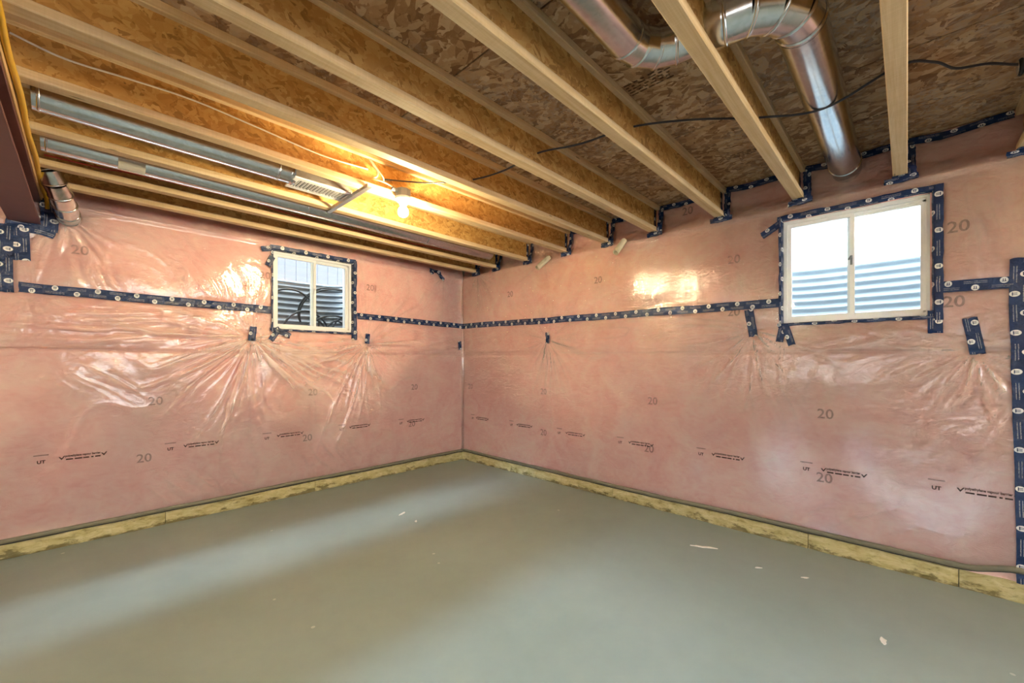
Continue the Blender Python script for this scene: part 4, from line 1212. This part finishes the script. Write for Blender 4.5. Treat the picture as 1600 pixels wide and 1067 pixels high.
# joist ends: a strip up the side of each web, a wrap under the flange
def joist_tape(i, y):
    r = tag(empty('joist_end_tape', (0, y, ZJ)), 'blue tape sealing the end of the joist ' + ordn[i].split(',')[0], 'tape', 'blue tape at the joist ends')
    def free(pts, side, width, name, crk=0.006):
        n = len(pts); vs = []; uvs = []; ul = 0; u0 = random.random() * 3; nv = 5; sd = random.random() * 50
        P3 = [Vector(p) for p in pts]
        q = []
        for a, b_ in zip(P3[:-1], P3[1:]):
            k = max(2, int((b_ - a).length / 0.014))
            q += [a + (b_ - a) * j / k for j in range(k)]
        q.append(P3[-1])
        for j, p in enumerate(q):
            if j: ul += (p - q[j - 1]).length
            for k in range(nv):
                v = k / (nv - 1) - 0.5
                jit = Vector((random.uniform(-1, 1), random.uniform(-1, 1), random.uniform(-1, 1))) * crk * 0.5
                vs.append(p + Vector(side) * v * width + jit); uvs.append((u0 + ul, v + 0.5))
        fs = [(a * nv + k, (a + 1) * nv + k, (a + 1) * nv + k + 1, a * nv + k + 1) for a in range(len(q) - 1) for k in range(nv - 1)]
        MB().add(vs, fs, uvs).build(name, M['tape'], r, smooth=True)
    d = -0.008
    # up the near side: on the wall face beside the joist and returning on to the joist side
    free([(d - .002, y - 0.052, ZJ - 0.02), (d - .004, y - 0.050, ZJ + 0.05), (0.028, y - 0.045, ZJ + 0.12), (0.032, y - 0.045, ZS - 0.01)], (0.0, 1, 0), 0.046, 'side_strip')
    free([(d - 0.012, y - 0.036, ZJ + 0.004), (d - 0.012, y - 0.0365, ZJ + FH), (d - 0.004, y - 0.012, ZJ + FH + .015), (d - 0.002, y - 0.0085, ZS - FH - 0.004)], (1, 0, 0), 0.040, 'web_strip', 0.003)
    free([(d - 0.006, y - 0.07 - random.random() * .02, ZJ - 0.014), (d - 0.009, y, ZJ - 0.020), (d - 0.006, y + 0.055 + random.random() * .02, ZJ - 0.018)], (0, 0, 1), 0.036, 'bottom_strip')
    free([(d - 0.024, y - 0.037, ZJ - 0.0042), (d - 0.024, y + 0.037, ZJ - 0.0042)], (1, 0, 0), 0.045, 'wrap_strip', 0.003)
for i, y in enumerate(JY[:10]):
    joist_tape(i, y)
# tape along the subfloor between joists on the right wall
for i in range(3, 9):
    ya, yb = JY[i] - 0.04, JY[i + 1] + 0.04
    mid = {3: 'fourth and fifth', 4: 'fifth and sixth', 5: 'sixth and seventh', 6: 'seventh and eighth', 7: 'eighth and ninth', 8: 'ninth and tenth'}[i]
    zz = ZS - 0.030
    tape('R', [[(ya, zz + 0.004), ((ya * 2 + yb) / 3, zz - 0.008), ((ya + 2 * yb) / 3, zz - 0.003), (yb, zz + 0.002)]], f'blue tape along subfloor edge between the {mid} joists', width=0.044, lift=0.006, crk=0.006)

# ------------------------------------------------------------------ ink stamps on the subfloor (illegible)
def stamp(cx, cy, rows, length, rot):
    best = min(PANELS, key=lambda p: 0 if all(abs(c - pc) <= h for c, pc, h in zip((cx, cy), (p.matrix_world.translation.x, p.matrix_world.translation.y), (0.6, 1.2))) else 1)
    mb = MB()
    for r_ in range(rows):
        u = -length / 2
        while u < length / 2 - 0.01:
            l = random.uniform(0.012, 0.045)
            for (uu, vv) in ((u, r_ * 0.022),):
                c, s_ = cos(rot), sin(rot)
                pts = [(uu, vv), (uu + l, vv), (uu + l, vv + 0.010), (uu, vv + 0.010)]
                mb.add([(cx + a * c - b_ * s_, cy + a * s_ + b_ * c, ZS - 0.0012) for a, b_ in pts], [(3, 2, 1, 0)])
            u += l + random.uniform(0.008, 0.02)
    bpy.context.view_layer.update()
    mb.build('ink_stamp', M['stamp'], ceil)
stamp(-1.62, -3.36, 5, 0.22, radians(-90))
stamp(-0.50, -3.48, 3, 0.18, radians(-90))
stamp(-0.42, -4.10, 1, 0.20, radians(-90))

# ------------------------------------------------------------------ scraps on the floor
SCR = [((-0.488, -3.251), 0.17, 0.030, -1.15, 'long torn pale scrap on floor near the right wall'),
       ((-1.621, -1.171), 0.09, 0.035, 0.5, 'white torn scrap on the light streak of the floor'),
       ((-0.492, -3.834), 0.050, 0.018, -0.9, 'small pale chip on floor below the right window'),
       ((-0.919, -4.196), 0.060, 0.028, 0.2, 'pale chip on floor at the lower right'),
       ((-1.63, -1.40), 0.05, 0.02, 0.9, 'tiny pale crumb on floor beside the white scrap'),
       ((-0.55, -3.60), 0.05, 0.016, -1.0, 'thin pale sliver on floor between scrap and chip')]
for (c, L_, W_, rot, lab) in SCR:
    n = 11; top = []; rnd = [random.uniform(0.45, 1.1) for _ in range(n)]
    for k in range(n):
        a = 2 * pi * k / n
        x, y = L_ / 2 * rnd[k] * cos(a), W_ / 2 * rnd[(k * 3) % n] * sin(a)
        top.append((c[0] + x * cos(rot) - y * sin(rot), c[1] + x * sin(rot) + y * cos(rot)))
    vs = [(x, y, 0.0005) for x, y in top] + [(x, y, 0.003 + 0.003 * random.random()) for x, y in top]
    fs = [tuple(range(n, 2 * n)), tuple(range(n))[::-1]] + [(k, (k + 1) % n, n + (k + 1) % n, n + k) for k in range(n)]
    tag(MB().add(vs, fs).build('floor_scrap', M['scrap']), lab, 'scrap', 'scraps on the floor')
